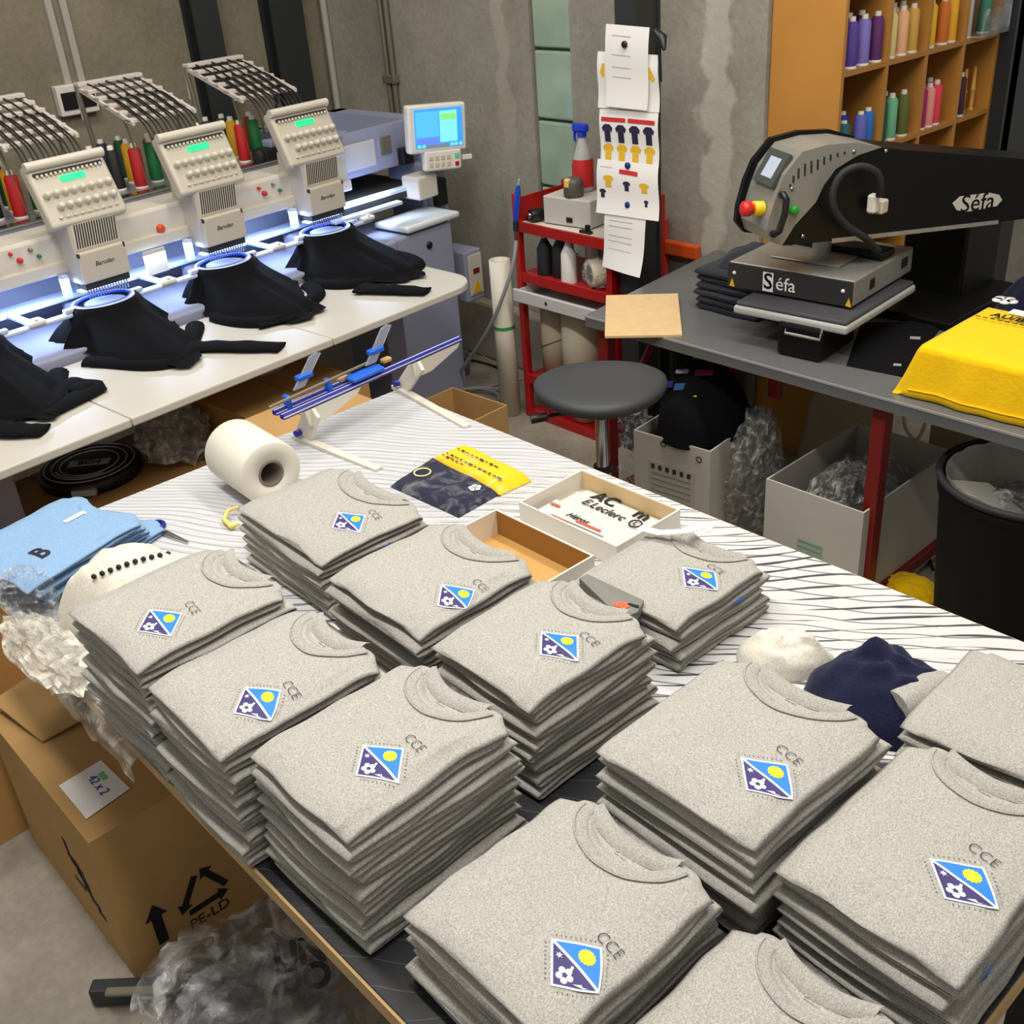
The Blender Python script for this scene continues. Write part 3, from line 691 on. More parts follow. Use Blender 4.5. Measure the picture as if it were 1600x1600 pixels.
def dirs(a, b):
    d = (Vector(b) - Vector(a)); return d
def make_head(yc):
    # tilted tension panel
    lo = Vector((-0.735, yc+0.045, 1.205)); hi_ = Vector((-0.835, yc+0.045, 1.405))
    up = (hi_ - lo).normalized(); yv = Vector((0, 1, 0)); nrm = yv.cross(up).normalized()
    if nrm.x < 0: nrm = -nrm
    R = Matrix((nrm, yv, up)).transposed()
    W_, Hh = 0.285, (hi_-lo).length
    c = (lo + hi_)/2
    head = MB()
    head.bbox(c - nrm*0.025, (0.05, W_, Hh), 0.012, 3, R)
    # neck with lower cover
    head.bspan((-0.90, yc-0.045, 0.995), (-0.745, yc+0.14, 1.24), 0.008)
    h = head.build('head', M_cream, em)
    top = c + up*(Hh/2 - 0.012)
    MB().tube([top + nrm*0.006 - yv*W_/2, top + nrm*0.006 + yv*W_/2], 0.016, 10).build('top_bar', M_cream2, h)
    # thread guide strip and its pins
    g0 = c + up*(Hh/2 - 0.042)
    MB().bbox(g0 + nrm*0.002, (0.008, W_*0.88, 0.012), 0.002, 1, R).build('guide_strip', M_slot, h)
    for q in range(15):
        MB().bbox(g0 + nrm*0.006 + yv*(-0.115 + 0.0164*q) - up*0.007, (0.010, 0.009, 0.009), 0.002, 1, R).build('guide_pin', M_cream2, h)
    # display
    dp = c + up*(Hh/2 - 0.070) + yv*0.004
    pts = []
    for q in range(16):
        an = 2*math.pi*q/16; sx = 0.036 if math.cos(an) > 0 else -0.036
        pts.append(dp + yv*(sx + 0.011*math.cos(an)) + up*(0.011*math.sin(an)) - nrm*0.002)
    d = MB(); d.prism(pts, nrm*0.005); o = d.build('display', M_green, h); o['label'] = 'green lit display strip'
    # tension knobs: eight above seven
    for row, cnt, off, y0 in ((0.060, 8, -0.112, 0.0), (0.015, 7, -0.084, 0.0)):
        for q in range(cnt):
            b = c + yv*(off + 0.0322*q) + up*(row - 0.062) + nrm*0.0
            MB().lathe(b, ((0.0125, 0), (0.0125, 0.012), (0.010, 0.023), (0.005, 0.027), (0, 0.027)), 12, nrm).build('tension_knob', M_cream2, h)
    for q in range(9):
        b = c + yv*(-0.10 + 0.026*q) - up*(Hh/2 - 0.030); MB().bbox(b + nrm*0.003, (0.008, 0.012, 0.008), 0.002, 1, R).build('guide_pin', M_cream2, h)
    # grille: slanted dark slots on the neck
    gr = MB().span((-0.7465, yc-0.035, 1.115), (-0.7425, yc+0.13, 1.205)); o = gr.build('grille', M_cream2, h)
    for q in range(17):
        y0 = yc - 0.030 + 0.0093*q
        MB().prism([(-0.7422, y0, 1.120), (-0.7422, y0+0.0045, 1.120), (-0.7422, y0+0.0115, 1.200), (-0.7422, y0+0.007, 1.200)], (0.0012, 0, 0)).build('slot', M_slot, o)
    # lower cover with the maker's script
    cv = MB().bspan((-0.75, yc-0.043, 1.0), (-0.728, yc+0.138, 1.107), 0.005); o = cv.build('cover', M_cream, h)
    MB().text('Barudan', frame((-0.7275, yc+0.047, 1.06), (0, 1, 0), (0, 0, 1)), 0.022, italic=0.3).build('maker_script', M_ink, o)
    for yy in (yc-0.040, yc+0.132): MB().box((-0.732, yy, 1.10), (0.012, 0.006, 0.014)).build('catch', M_slot, o)
    # needle bars and presser feet
    MB().bspan((-0.80, yc-0.038, 0.976), (-0.738, yc+0.132, 1.0), 0.002).build('needle_case', M_slot, h)
    for q in range(15):
        y0 = yc - 0.030 + 0.0108*q
        MB().tube([(-0.748, y0, 0.945), (-0.748, y0, 0.998)], 0.0028, 6).build('needle_bar', M_chrome, h)
    # lamp strip under the head
    MB().span((-0.80, yc-0.045, 0.968), (-0.76, yc+0.12, 0.972)).build('lamp_strip', M_lamp, h)
    # hanging thread catch bracket
    MB().bspan((-0.83, yc-0.085, 0.95), (-0.80, yc-0.06, 1.03), 0.003).build('bracket', M_frame, h)
    return h
M_lamp = mat('cold led strip', (170, 195, 255), 0.5, emit=6.0)
for yc in HY: make_head(yc)
for yc in HY:
    l = bpy.data.lights.new('needle_lamp', 'AREA'); l.shape = 'RECTANGLE'; l.size = 0.05; l.size_y = 0.30; l.energy = 2.3; l.color = (0.50, 0.66, 1.0)
    o = bpy.data.objects.new('needle_lamp', l); COL.objects.link(o); o.parent = em; o.location = (-0.80, yc+0.28, 1.02)
# buttons on the beam
M_orange = mat('orange button', (196, 66, 24), 0.4); M_redb = mat('red button', (190, 20, 30), 0.4); M_greenb = mat('green button', (20, 110, 60), 0.4)
def beam_button(px, py, r, m):
    p = LX(px, py, -0.84); MB().lathe((-0.842, p.y, p.z), ((r, 0), (r, 0.012), (r*0.7, 0.018), (0, 0.019)), 14, (1, 0, 0)).build('button', m, em)
beam_button(250, 357, 0.016, M_orange)
for (x, y, m, r) in ((30, 407, M_redb, 0.010), (60, 400, M_greenb, 0.007), (46, 390, M_galv, 0.007), (15, 397, M_redb, 0.006), (412, 302, M_redb, 0.010), (436, 297, M_greenb, 0.007), (425, 288, M_galv, 0.006), (403, 294, M_redb, 0.006)):
    beam_button(x, y, r, m)
# flat plate hanging from the beam between the heads
MB().bspan((-0.80, 0.585, 0.945), (-0.79, 0.675, 1.035), 0.003).build('label_plate', M_cream, em)

# hoops clamp the garments on the sash frame
def ellipse_pts(c, a, b, n=32, z=0.0): return [Vector((c[0] + a*math.cos(2*math.pi*k/n), c[1] + b*math.sin(2*math.pi*k/n), c[2] + z)) for k in range(n)]
for yy in HY:
    c = (-0.715, yy+0.0, 0.938)
    o = MB().tube(ellipse_pts(c, 0.082, 0.108), 0.0065, 8, closed=True).build('hoop', M_frame, em)
    MB().tube(ellipse_pts(c, 0.074, 0.100), 0.0075, 8, closed=True).build('inner_ring', M_blueplastic, o)
    MB().bspan((c[0]-0.012, yy-0.15, 0.930), (c[0]+0.012, yy-0.105, 0.944), 0.003).build('hoop_arm', M_frame, o)
    MB().bspan((c[0]-0.012, yy+0.105, 0.930), (c[0]+0.012, yy+0.15, 0.944), 0.003).build('hoop_arm', M_frame, o)

# thread racks with their tubes
M_rack = mat('pinkish white rack', (206, 196, 188), 0.5)
def make_rack(yc):
    y0, y1 = yc - 0.032, yc + 0.252
    xb, xf, zb, zf = -1.45, -1.12, 1.545, 1.43
    r = MB()
    for k in range(6):
        f = k/5; x = xb + (xf-xb)*f; zz = zb + (zf-zb)*f
        sh = -0.0*f
        r.bspan((x-0.022, y0 + 0.02*0, zz-0.010), (x+0.022, y1, zz+0.006), 0.003)
    r.bspan((xb-0.02, y0, zf-0.02), (xb-0.01, y0+0.01, zb), 0.002)
    rk = r.build('thread_rack', M_rack, em)
    for yy in (y0+0.006, y1-0.006):
        sd_ = MB(); sd_.prism([(xb-0.02, yy-0.006, zb-0.016), (xf+0.03, yy-0.006, zf-0.016), (xf+0.03, yy-0.006, zf-0.002), (xb-0.02, yy-0.006, zb-0.002)], (0, 0.012, 0))
        sd_.build('side_rail', M_rack, rk)
    MB().tube([(xb+0.0, y0+0.0, zb-0.005), (xb+0.02, y0+0.015, 1.165)], 0.010, 8).build('rack_post', M_galv, rk)
    MB().tube([(xf-0.06, y0+0.02, zf), (xf-0.06, y0+0.06, 1.165)], 0.005, 6).build('rack_post', M_galv, rk)
    MB().tube([(xf-0.06, y1-0.03, zf), (xf-0.06, y1-0.05, 1.165)], 0.005, 6).build('rack_post', M_galv, rk)
    for q in range(6):
        ys_ = y0 + 0.038 + 0.040*q
        for row in range(2):
            x_s = xb + 0.02 + 0.13*row + 0.015*(q % 2)
            zr_ = lambda x: zb + (zf-zb)*((x-xb)/(xf-xb)) + 0.011
            xe_, ze_, ye_ = -0.985 + 0.02*row, 1.30, ys_ - 0.03 + 0.012*row
            pts = [(x_s, ys_, zr_(x_s) - 0.006)]
            for f in (0.25, 0.5, 0.75, 1.0):
                x = x_s + (xf - 0.02 - x_s)*f; pts.append((x, ys_ + 0.010*row, zr_(x) + 0.006*math.sin(f*3.0)))
            for k in range(1, 8):
                a_ = k/7*math.pi/2
                pts.append((xf - 0.02 + (xe_ - xf + 0.02)*math.sin(a_), ys_ + 0.010*row + (ye_-ys_-0.010*row)*k/7, zf + 0.012 - (zf + 0.012 - ze_)*(1-math.cos(a_))))
            MB().tube(pts, 0.0036, 6).build('thread_tube', M_tubeblk, rk)
for yc in HY: make_rack(yc)

# thread cones standing on the machine deck: each one its own thing
def thread_mat(c): return mat('thread %d %d %d' % c, c, 0.55, bump=0.35, bscale=400)
CONE = {}
def cone_thing(label, col, loc, h=0.155, r=0.026, group=None, parent_mats=None, tip=(214, 208, 198), rz=0.0):
    key = (col, round(h, 3), round(r, 3))
    t = thing('thread_cone', label, 'thread cone', loc, rz, group)
    if key not in CONE:
        a = MB().lathe((0, 0, 0.008), ((r*0.98, 0), (r, 0.006), (r*0.93, h*0.80), (r*0.62, h*0.86)), 16).build('thread', thread_mat(col), t)
        b = MB().lathe((0, 0, 0), ((r*1.02, 0), (r*1.02, 0.008), (r*0.5, 0.009), (r*0.5, h*0.86), (r*0.42, h), (r*0.2, h)), 14).build('core', mat('cone core %d' % tip[0], tip, 0.5), t)
        CONE[key] = (a.data, b.data)
    else:
        for nme, me in zip(('thread', 'core'), CONE[key]):
            o = bpy.data.objects.new(nme, me); COL.objects.link(o); o.parent = t
    return t
SETS = [('black', (16, 16, 18), -0.135, -1.33), ('black', (20, 20, 22), -0.09, -1.25), ('red', (186, 16, 22), -0.02, -1.20), ('yellow', (214, 160, 20), 0.02, -1.32), ('green', (8, 110, 52), 0.075, -1.24), ('dark green', (8, 70, 40), 0.045, -1.42), ('orange red', (170, 48, 16), 0.125, -1.33), ('navy', (30, 34, 70), -0.03, -1.43)]
for i, yc in enumerate(HY):
    where = ['under the leftmost thread rack', 'under the second thread rack', 'under the third thread rack', 'under the rightmost thread rack'][i]
    if i == 0: where = 'standing left of the first embroidery head'
    else: where = ['', 'behind the left embroidery head', 'between the left and middle embroidery heads', 'between the middle and right embroidery heads'][i]
    for (nm, c, dy, x) in SETS:
        xx = x; p = EMW @ Vector((xx, yc + dy + 0.03, 1.1655))
        lab = '%s thread cone on the machine deck %s' % (nm, where)
        if nm == 'black': lab = '%s black thread cone on the deck %s' % ('rear' if x < -1.3 else 'front', where)
        cone_thing(lab, c, p, 0.17, 0.026, 'thread cones on the embroidery machine')
# a black motor on the deck beside the right head
p = LX(418, 240, -1.10)
mt = thing('rotary_motor', 'small black motor on the machine deck left of the right head', 'motor', EMW @ Vector((-1.10, p.y, 1.1655)), ETH)
MB().bspan((-0.05, -0.05, 0), (0.05, 0.06, 0.055), 0.012).build('housing', M_black, mt)
MB().lathe((0.02, -0.05, 0.03), ((0.028, 0), (0.028, -0.02), (0.02, -0.024), (0, -0.024)), 16, (0, 1, 0)).build('pulley', M_dark, mt)
MB().bspan((-0.03, 0.0, 0.055), (0.03, 0.05, 0.085), 0.006).build('cap', M_bluegrey, mt)

# right housing, column and control panel
hs = MB().bspan((-1.50, 1.60, 1.055), (-0.90, 2.16, 1.115), 0.006)
for a, b in (((-1.50, 1.60, 1.11), (-1.44, 2.16, 1.235)), ((-0.95, 1.60, 1.11), (-0.90, 2.16, 1.235)), ((-1.50, 2.07, 1.11), (-0.90, 2.16, 1.235)), ((-1.50, 1.60, 1.11), (-0.90, 1.66, 1.235))): hs.span(a, b)
hs.build('housing', M_bluegrey, em)
MB().bspan((-1.40, 1.68, 1.115), (-1.10, 1.86, 1.21), 0.006).build('inner_box', M_bluegrey, em)
MB().bspan((-0.902, 1.60, 1.085), (-0.893, 1.83, 1.195), 0.003).build('data_plate', mat('pale data plate', (188, 186, 182), 0.6), em)
MB().bspan((-0.902, 1.865, 1.12), (-0.892, 1.925, 1.195), 0.003).bspan((-0.895, 1.872, 1.135), (-0.888, 1.885, 1.18), 0.001).build('vent', M_galv, em)
MB().bspan((-0.902, 1.96, 1.06), (-0.86, 2.02, 1.13), 0.004).build('connector', M_black, em)
MB().bspan((-1.30, 1.45, 0.94), (-0.80, 2.05, 0.975), 0.006).build('carriage', M_slot, em)
MB().bspan((-0.84, 1.42, 0.965), (-0.80, 2.02, 0.985), 0.004).bspan((-0.76, 1.42, 0.94), (-0.72, 1.80, 0.955), 0.004).build('carriage_rail', M_frame, em)
MB().bspan((-0.83, 1.90, 0.93), (-0.72, 2.02, 1.03), 0.010).build('motor_cover', M_cream2, em)
MB().bspan((-0.84, 1.72, 0.84), (-0.62, 2.04, 0.868), 0.010).build('side_shelf', mat('white side shelf', (206, 212, 214), 0.4), em)
MB().bspan((-0.98, 1.60, 0.0), (-0.64, 2.0, 0.83), 0.01).build('side_cabinet', M_bluegrey, em)
MB().bspan((-1.05, 2.02, 0.0), (-0.82, 2.17, 1.06), 0.012).build('column', M_bluegrey, em)
MB().bspan((-0.82, 2.07, 0.86), (-0.78, 2.13, 0.98), 0.004).build('cable_gland', M_black, em)
MB().lathe((-0.638, 1.85, 0.76), ((0.016, 0), (0.016, 0.006), (0, 0.006)), 12, (1, 0, 0)).build('port', M_black, em)
MB().bspan((-0.83, 2.08, 0.42), (-0.66, 2.19, 0.66), 0.008).build('switch_box', M_bluegrey, em)
pl = MB().bspan((-0.662, 2.10, 0.45), (-0.655, 2.185, 0.64), 0.002).build('warning_plate', M_cream2, em)
MB().prism([(-0.654, 2.112, 0.46), (-0.654, 2.172, 0.46), (-0.654, 2.142, 0.52)], (0.002, 0, 0)).build('warning_triangle', mat('warning yellow', (230, 180, 10), 0.5), pl)
MB().bspan((-0.655, 2.125, 0.55), (-0.652, 2.165, 0.575), 0.001).build('sticker', M_darkred, pl)
# control panel turned towards the operator
tl, tr_, br_, bl_ = LX(636, 166, -0.72), LX(724, 160, -0.63), LX(733, 232, -0.63), LX(641, 243, -0.72)
xa = ((tr_ - tl) + (br_ - bl_)).normalized(); ya = ((tl - bl_) + (tr_ - br_)); ya = (ya - xa*ya.dot(xa)).normalized(); za = xa.cross(ya)
cc = (tl + tr_ + br_ + bl_)/4
wp, hp = ((tr_-tl).length + (br_-bl_).length)/2, ((tl-bl_).length + (tr_-br_).length)/2
Rp = Matrix((xa, ya, za)).transposed()
cp = MB().bbox(cc - za*0.025, (wp, hp, 0.05), 0.010, 3, Rp).build('control_panel', M_white, em)
def onp(u, v, k=0.001): return cc + xa*(u*wp/2) + ya*(v*hp/2) + za*k
def pquad(name, u0, u1, v0, v1, m, k=0.001, par=None): return MB().prism([onp(u0, v0, k), onp(u1, v0, k), onp(u1, v1, k), onp(u0, v1, k)], za*0.0012).build(name, m, par or cp)
M_scr = mat('lit screen blue', (60, 150, 235), 0.3, emit=0.75); M_scr2 = mat('lit screen cyan', (120, 215, 245), 0.3, emit=0.75); M_scr3 = mat('lit screen green', (130, 215, 110), 0.3, emit=0.7)
sc = pquad('screen', -0.80, 0.86, -0.78, 0.84, M_scr)
pquad('screen_area', -0.76, 0.02, -0.34, 0.72, mat('lit screen azure', (80, 175, 245), 0.3, emit=0.75), 0.0026, sc)
pquad('screen_area', 0.06, 0.66, -0.58, 0.72, M_scr2, 0.0026, sc); pquad('screen_area', 0.08, 0.62, 0.36, 0.60, M_scr3, 0.0042, sc)
pquad('screen_area', -0.74, 0.02, -0.56, -0.40, mat('lit screen violet', (110, 120, 225), 0.3, emit=0.7), 0.0026, sc)
pquad('screen_area', -0.45, 0.35, -0.76, -0.64, mat('lit screen grey', (120, 130, 150), 0.3, emit=0.5), 0.0026, sc)
for u in (-0.72, -0.56, 0.42, 0.56, 0.72): pquad('screen_icon', u, u+0.10, -0.76, -0.64, M_scr2, 0.0026, sc)
for v in (0.5, 0.25, 0.0, -0.25, -0.5): pquad('screen_icon', 0.72, 0.82, v-0.05, v+0.06, M_scr, 0.0026, sc)
kp = MB().bbox(cc - ya*(hp/2 + 0.035) - za*0.02 + xa*0.02, (wp*0.64, 0.085, 0.045), 0.008, 2, Rp).build('keypad', M_white, em)
kc = cc - ya*(hp/2 + 0.038) + xa*0.02 + za*0.0035
for r_ in range(2):
    for q in range(4):
        MB().bbox(kc + xa*(-0.06 + 0.028*q) + ya*(0.015 - 0.028*r_), (0.018, 0.018, 0.004), 0.001, 1, Rp).build('key', mat('beige key', (196, 186, 160), 0.5), kp)
MB().bbox(kc + xa*0.065 + ya*0.018, (0.022, 0.022, 0.005), 0.001, 1, Rp).build('key', mat('green key', (120, 210, 150), 0.5), kp)
MB().bbox(kc + xa*0.065 - ya*0.016, (0.018, 0.018, 0.005), 0.001, 1, Rp).build('key', M_redb, kp)
MB().bbox(cc - ya*(hp/2 + 0.035) + xa*(wp*0.36 + 0.045) - za*0.02, (0.05, 0.022, 0.016), 0.003, 1, Rp).build('usb_stick', M_white, em)
MB().tube([EMI @ (EMW @ (cc - ya*(hp/2+0.03) - za*0.04)), (-0.86, 2.08, 1.06)], 0.03, 10).build('panel_arm', M_bluegrey, em)

# worktop around the machine: three laminate panels on legs
et = em
def panel(y0, y1, round_end=False):
    poly = [(0.0, y0+0.0015), (0.0, y1-0.0015), (-0.60, y1-0.0015), (-0.60, y0+0.0015)]
    if round_end:
        poly = [(0.0, y0+0.0015)]
        yr = 1.52; rr = 0.14
        for k in range(9):
            a = k/8*math.pi/2; poly.append((-rr + rr*math.cos(a), yr - rr + rr*math.sin(a)))
        poly += [(-0.72, 1.545), (-0.72, 1.42), (-0.60, 1.42), (-0.60, y0+0.0015)]
    m = MB().prism([(x, y, 0.772) for x, y in poly], (0, 0, 0.028)); o = m.build('table_panel', M_lam, et)
    bv = o.modifiers.new('edge', 'BEVEL'); bv.width = 0.005; bv.segments = 2; bv.limit_method = 'ANGLE'
panel(-0.775, 0.0); panel(-1.55, -0.775); panel(0.0, 0.775); panel(0.775, 1.5, True)
for yy in (-1.3, -0.3, 0.75, 1.36):
    MB().bspan((-0.58, yy-0.05, 0), (-0.36, yy+0.05, 0.772), 0.006).build('stand_leg', M_bluegrey, et)
MB().bspan((-0.62, 1.1, 0.0), (-0.30, 1.46, 0.06), 0.01).build('foot', M_bluegrey, et)

# black sweatshirts clamped in the hoops, hanging down to the table
def black_garment(yc, label, arm, seed, arm2=None):
    rnd = random.Random(seed); t = thing('black_sweatshirt', label, 'sweatshirt', EMW @ Vector((-0.70, yc, 0.80)), ETH, 'black sweatshirts in the embroidery hoops')
    n = 56; rows = 22; b = MB()
    def fn(u, v):
        an = 2*math.pi*u
        ct, st = math.cos(an), math.sin(an)
        f = v
        # from the hoop ellipse to a wide foot on the table
        a = 0.086 + 0.012*ss(0, .1, f) + (0.10 + 0.30*max(0, ct))*f**1.8
        bb = 0.114 + 0.010*ss(0, .1, f) + (0.085 + 0.03*math.sin(3*an+seed))*f**1.7
        fold = (0.019*math.sin(9*an + seed) + 0.012*math.sin(15*an + 2*seed))*ss(0.05, 0.8, f) + 0.012*nz(ct*3+seed, st*3, f*2)*f
        x = (a + fold)*ct; y = (bb + fold)*st
        zz = 0.144 - 0.128*f - (0.0 if ct > -0.2 else 0.0)
        if f > 0.86: zz = max(0.012, zz - 0.02*(f-0.86)/0.14) 
        if x < -0.10: x = -0.10 + (x+0.10)*0.25
        return Vector((x, y, max(zz, 0.010 + 0.008*(nz(x*12, y*12, seed)+0.5))))
    b.grid(fn, n, rows)
    # top cloth inside the hoop
    b.add([Vector((0.084*math.cos(2*math.pi*k/32), 0.11*math.sin(2*math.pi*k/32), 0.134)) for k in range(32)], [list(range(32))], 0)
    b.build('body', M_blackcloth, t)
    MB().lathe((0, 0, 0.1345), ((0.0, 0.0012), (0.072, 0.0012), (0.072, 0)), 32).build('backing', mat('pale blue backing', (150, 166, 206), 0.6), t)
    # turned up hem lying on the table
    def hem(u, v):
        an = -1.15 + 2.3*u; r0 = 0.40 + 0.03*math.sin(4*an+seed)
        rr = r0 + 0.035*math.cos(math.pi*v); x = rr*math.cos(an); y = (rr-0.17)*math.sin(an)
        return Vector((x, y, 0.004 + 0.022*math.sin(math.pi*v)))
    MB().grid(hem, 24, 6).build('hem', M_blackcloth, t)
    for A in (arm, arm2):
        if not A: continue
        pts = [WM[t.name].inverted() @ PZ(px, py, 0.812) for (px, py) in A]
        m = MB()
        def slv(u, v):
            s = u*(len(pts)-1); i = min(int(s), len(pts)-2); f = s - i; p = pts[i].lerp(pts[i+1], f)
            d = (pts[i+1]-pts[i]).normalized(); sd_ = Vector((-d.y, d.x, 0)); wd = 0.056*(1-0.30*u) + 0.006*nz(u*6, seed, 0)
            an = 2*math.pi*v
            q = p + sd_*wd*math.cos(an); q.z = 0.003 + 0.009 + 0.009*math.sin(an) + 0.004*nz(u*9, math.cos(an)*2, seed)
            return q
        m.grid(slv, 20, 12); m.add([slv(1, k/12) for k in range(12)], [list(range(12))]); m.build('sleeve', M_blackcloth, t)
black_garment(HY[0], 'black sweatshirt hooped at the far left, cut by the picture edge', [(95, 600), (150, 605), (70, 648)], 1.3, [(-30, 668), (30, 672), (70, 672)])
black_garment(HY[1], 'black sweatshirt hooped under the left embroidery head', [(250, 545), (330, 540), (440, 542)], 2.1)
black_garment(HY[2], 'black sweatshirt hooped under the middle embroidery head', [(400, 505), (450, 495), (478, 480)], 3.7)
black_garment(HY[3], 'black sweatshirt hooped under the right embroidery head', [(560, 450), (610, 452), (668, 455)], 5.2)
# ------------------------------------------------------------------ things on the work table
def mound_mb(a, b, h, seed, folds=0.25, nu=40, nv=18, rot=0.0, sharp=1.0, freq=3.0):
    m = MB()
    def fn(u, v):
        an = 2*math.pi*u; r = v
        k = 1 + 0.18*nz(math.cos(an)*1.7+seed, math.sin(an)*1.7, seed)
        x, y = a*k*r*math.cos(an), b*k*r*math.sin(an)
        z = h*(1-r**2.4)**0.7 if r < 1 else 0.0
        f = nz(x/a*freq+seed, y/b*freq, seed*1.3) + 0.5*nz(x/a*freq*2.3, y/b*freq*2.3+seed, 2.0)
        z = max(0.0, z*(1 + folds*f) + h*folds*0.5*abs(f)*(1-r)**0.5) + (0.004 if r < 0.99 else 0.0)
        c, s = math.cos(rot), math.sin(rot)
        return Vector((x*c - y*s, x*s + y*c, z))
    m.grid(fn, nu, nv); return m
def crumple_mb(rx, ry, rz_, seed, amp=0.35, sub=4, freq=2.2):
    bm = bmesh.new(); bmesh.ops.create_icosphere(bm, subdivisions=sub, radius=1.0)
    for v in bm.verts:
        p = v.co.copy(); n_ = 0.0; f = freq; a_ = 1.0
        for o in range(3):
            n_ += a_*(1 - 2*abs(nz(p.x*f+seed, p.y*f, p.z*f+seed))); f *= 2.1; a_ *= 0.5
        v.co = p*(1 + amp*(n_-0.7)*0.6)
        v.co = Vector((v.co.x*rx, v.co.y*ry, max(-rz_*0.98, v.co.z*rz_)))
    m = MB(); bm.verts.index_update()
    m.add([v.co + Vector((0, 0, rz_)) for v in bm.verts], [[v.index for v in f.verts] for f in bm.faces], 0, False); bm.free()
    return m
M_cream_cloth = heather('cream backing cloth', (206, 200, 184), (218, 212, 198), (226, 221, 208), 300)
# big roll of backing
M_roll = mat('off white nonwoven roll', (222, 216, 202), 0.85, bump=0.06, bscale=300)
rr = 0.078; ra = Vector((-2.275, 1.062, TZ+rr)); rb_ = Vector((-2.085, 1.052, TZ+rr)); ax = (rb_-ra)
t = thing('backing_roll', 'big white roll of embroidery backing with a cardboard core', 'roll', (-2.19, 1.04, TZ))
m = MB().lathe(ra, ((0.032, 0), (rr-0.004, 0), (rr, 0.004), (rr, ax.length-0.004), (rr-0.004, ax.length), (0.032, ax.length), (0.032, 0)), 40, ax); m.build('paper', M_roll, t, True)
MB().lathe(ra, ((0.027, 0.002), (0.0318, 0.002), (0.0318, ax.length+0.001), (0.027, ax.length+0.001), (0.027, 0.002)), 28, ax).build('core', mat('grey card core', (120, 108, 98), 0.8), t, True)

# hooping station
M_blue_rail = mat('blue anodised rail', (28, 34, 150), 0.35); M_stripe = mat('silver stripe', (200, 204, 214), 0.3); M_hoopw = mat('white lacquered bracket', (214, 208, 196), 0.4)
M_acr = mat('clear acrylic', (206, 214, 228), 0.08, trans=0.75); M_brblue = mat('bright blue plastic', (26, 96, 210), 0.4)
t = thing('hooping_station', 'hooping stand with blue striped rails on white feet at the table corner', 'stand', (-2.25, 1.45, TZ))
A0 = PZ(440, 652, 0.965); A1 = PZ(718, 529, 0.965); dA = (A1-A0).normalized(); nA = Vector((dA.y, -dA.x, 0))
RA = Matrix((dA, -nA, Z3)).transposed()
def rail(p, q, name):
    c = (p+q)/2; L_ = (q-p).length
    o = MB().bbox(c, (L_, 0.018, 0.014), 0.002, 1, RA).build(name, M_blue_rail, t, True)
    for dz in (0.0072,):
        MB().box(c + Vector((0, 0, dz)), (L_*0.998, 0.004, 0.001), RA).build('stripe', M_stripe, o, True)
    MB().box(c + nA*0.0092, (L_*0.998, 0.001, 0.004), RA).build('stripe', M_stripe, o, True)
rail(A0, A1, 'rail'); B0 = A0 - nA*0.030 + Z3*0.004; rail(B0, B0 + dA*0.36, 'rail')
for k, (f, foot0, foot1) in enumerate(((0.12, (468, 684), (590, 733)), (0.62, (612, 602), (728, 666)))):
    f0 = PZ(*foot0, TZ+0.006); f1 = PZ(*foot1, TZ+0.006)
    if f0.x < TX0+0.01: f0.x = TX0+0.01
    d = (f1-f0).normalized(); sd_ = Vector((-d.y, d.x, 0))
    up0 = A0 + dA*((f0 - A0).dot(dA)); 
    MB().prism([f0 - sd_*0.012 + Z3*0.006 - d*0.02, f1 - sd_*0.006 + Z3*0.0, f1 - sd_*0.006 - Z3*0.0055, f0 - sd_*0.012 - Z3*0.0055 - d*0.02], sd_*0.022).build('foot', M_hoopw, t, True)
    top = up0 - Z3*0.008
    MB().prism([f0 - d*0.025 - Z3*0.004, f0 + d*0.045 - Z3*0.004, top + d*0.03 - Z3*0.02, top + d*0.012, top - d*0.02], sd_*0.010).build('upright', M_hoopw, t, True)
    MB().prism([top - dA*0.02, top + dA*0.17, top + dA*0.16 - Z3*0.012, top + dA*0.05 - Z3*0.045, top - dA*0.01 - Z3*0.045], nA*0.008).build('bracket', M_hoopw, t, True)
    MB().lathe(f0 + Z3*0.02 + d*0.01 + sd_*(-0.002), ((0.009, 0), (0.009, 0.016), (0, 0.016)), 12, sd_*-1).build('bolt', M_blue_rail, t, True)
R0 = PZ(420, 637, 1.0); R1 = PZ(572, 568, 1.0); MB().tube([R0, R1], 0.0045, 8).build('rod', M_galv, t, True)
for (px, py) in ((448, 622), (512, 596)):
    q = PZ(px, py, 0.995); MB().bbox(q - Z3*0.012, (0.014, 0.022, 0.04), 0.003, 1, RA).build('clamp', M_brblue, t, True)
q0 = PZ(555, 590, 0.985); MB().bbox(q0 + dA*0.035, (0.11, 0.04, 0.012), 0.004, 1, RA).build('slider', M_brblue, t, True)
for f in (0.36, 0.60): MB().bbox(B0 + dA*((A1-A0).length*f) + Z3*0.012, (0.03, 0.02, 0.012), 0.003, 1, RA).build('stop', mat('tan stop block', (196, 160, 100), 0.6), t, True)
for (b0, t0) in (((466, 606), (491, 554)), ((578, 568), (602, 510))):
    p0 = PZ(*b0, 1.0); p1 = PX(*t0, p0.x - 0.03); d = (p1-p0)
    MB().prism([p0 - dA*0.018, p0 + dA*0.018, p1 + dA*0.018, p1 + d.normalized()*0.008, p1 - dA*0.018], nA*0.006).build('clear_arm', M_acr, t, True)
    MB().bbox(p0 + d*0.35, (0.05, 0.02, 0.014), 0.003, 1, RA).build('arm_clip', M_brblue, t, True)

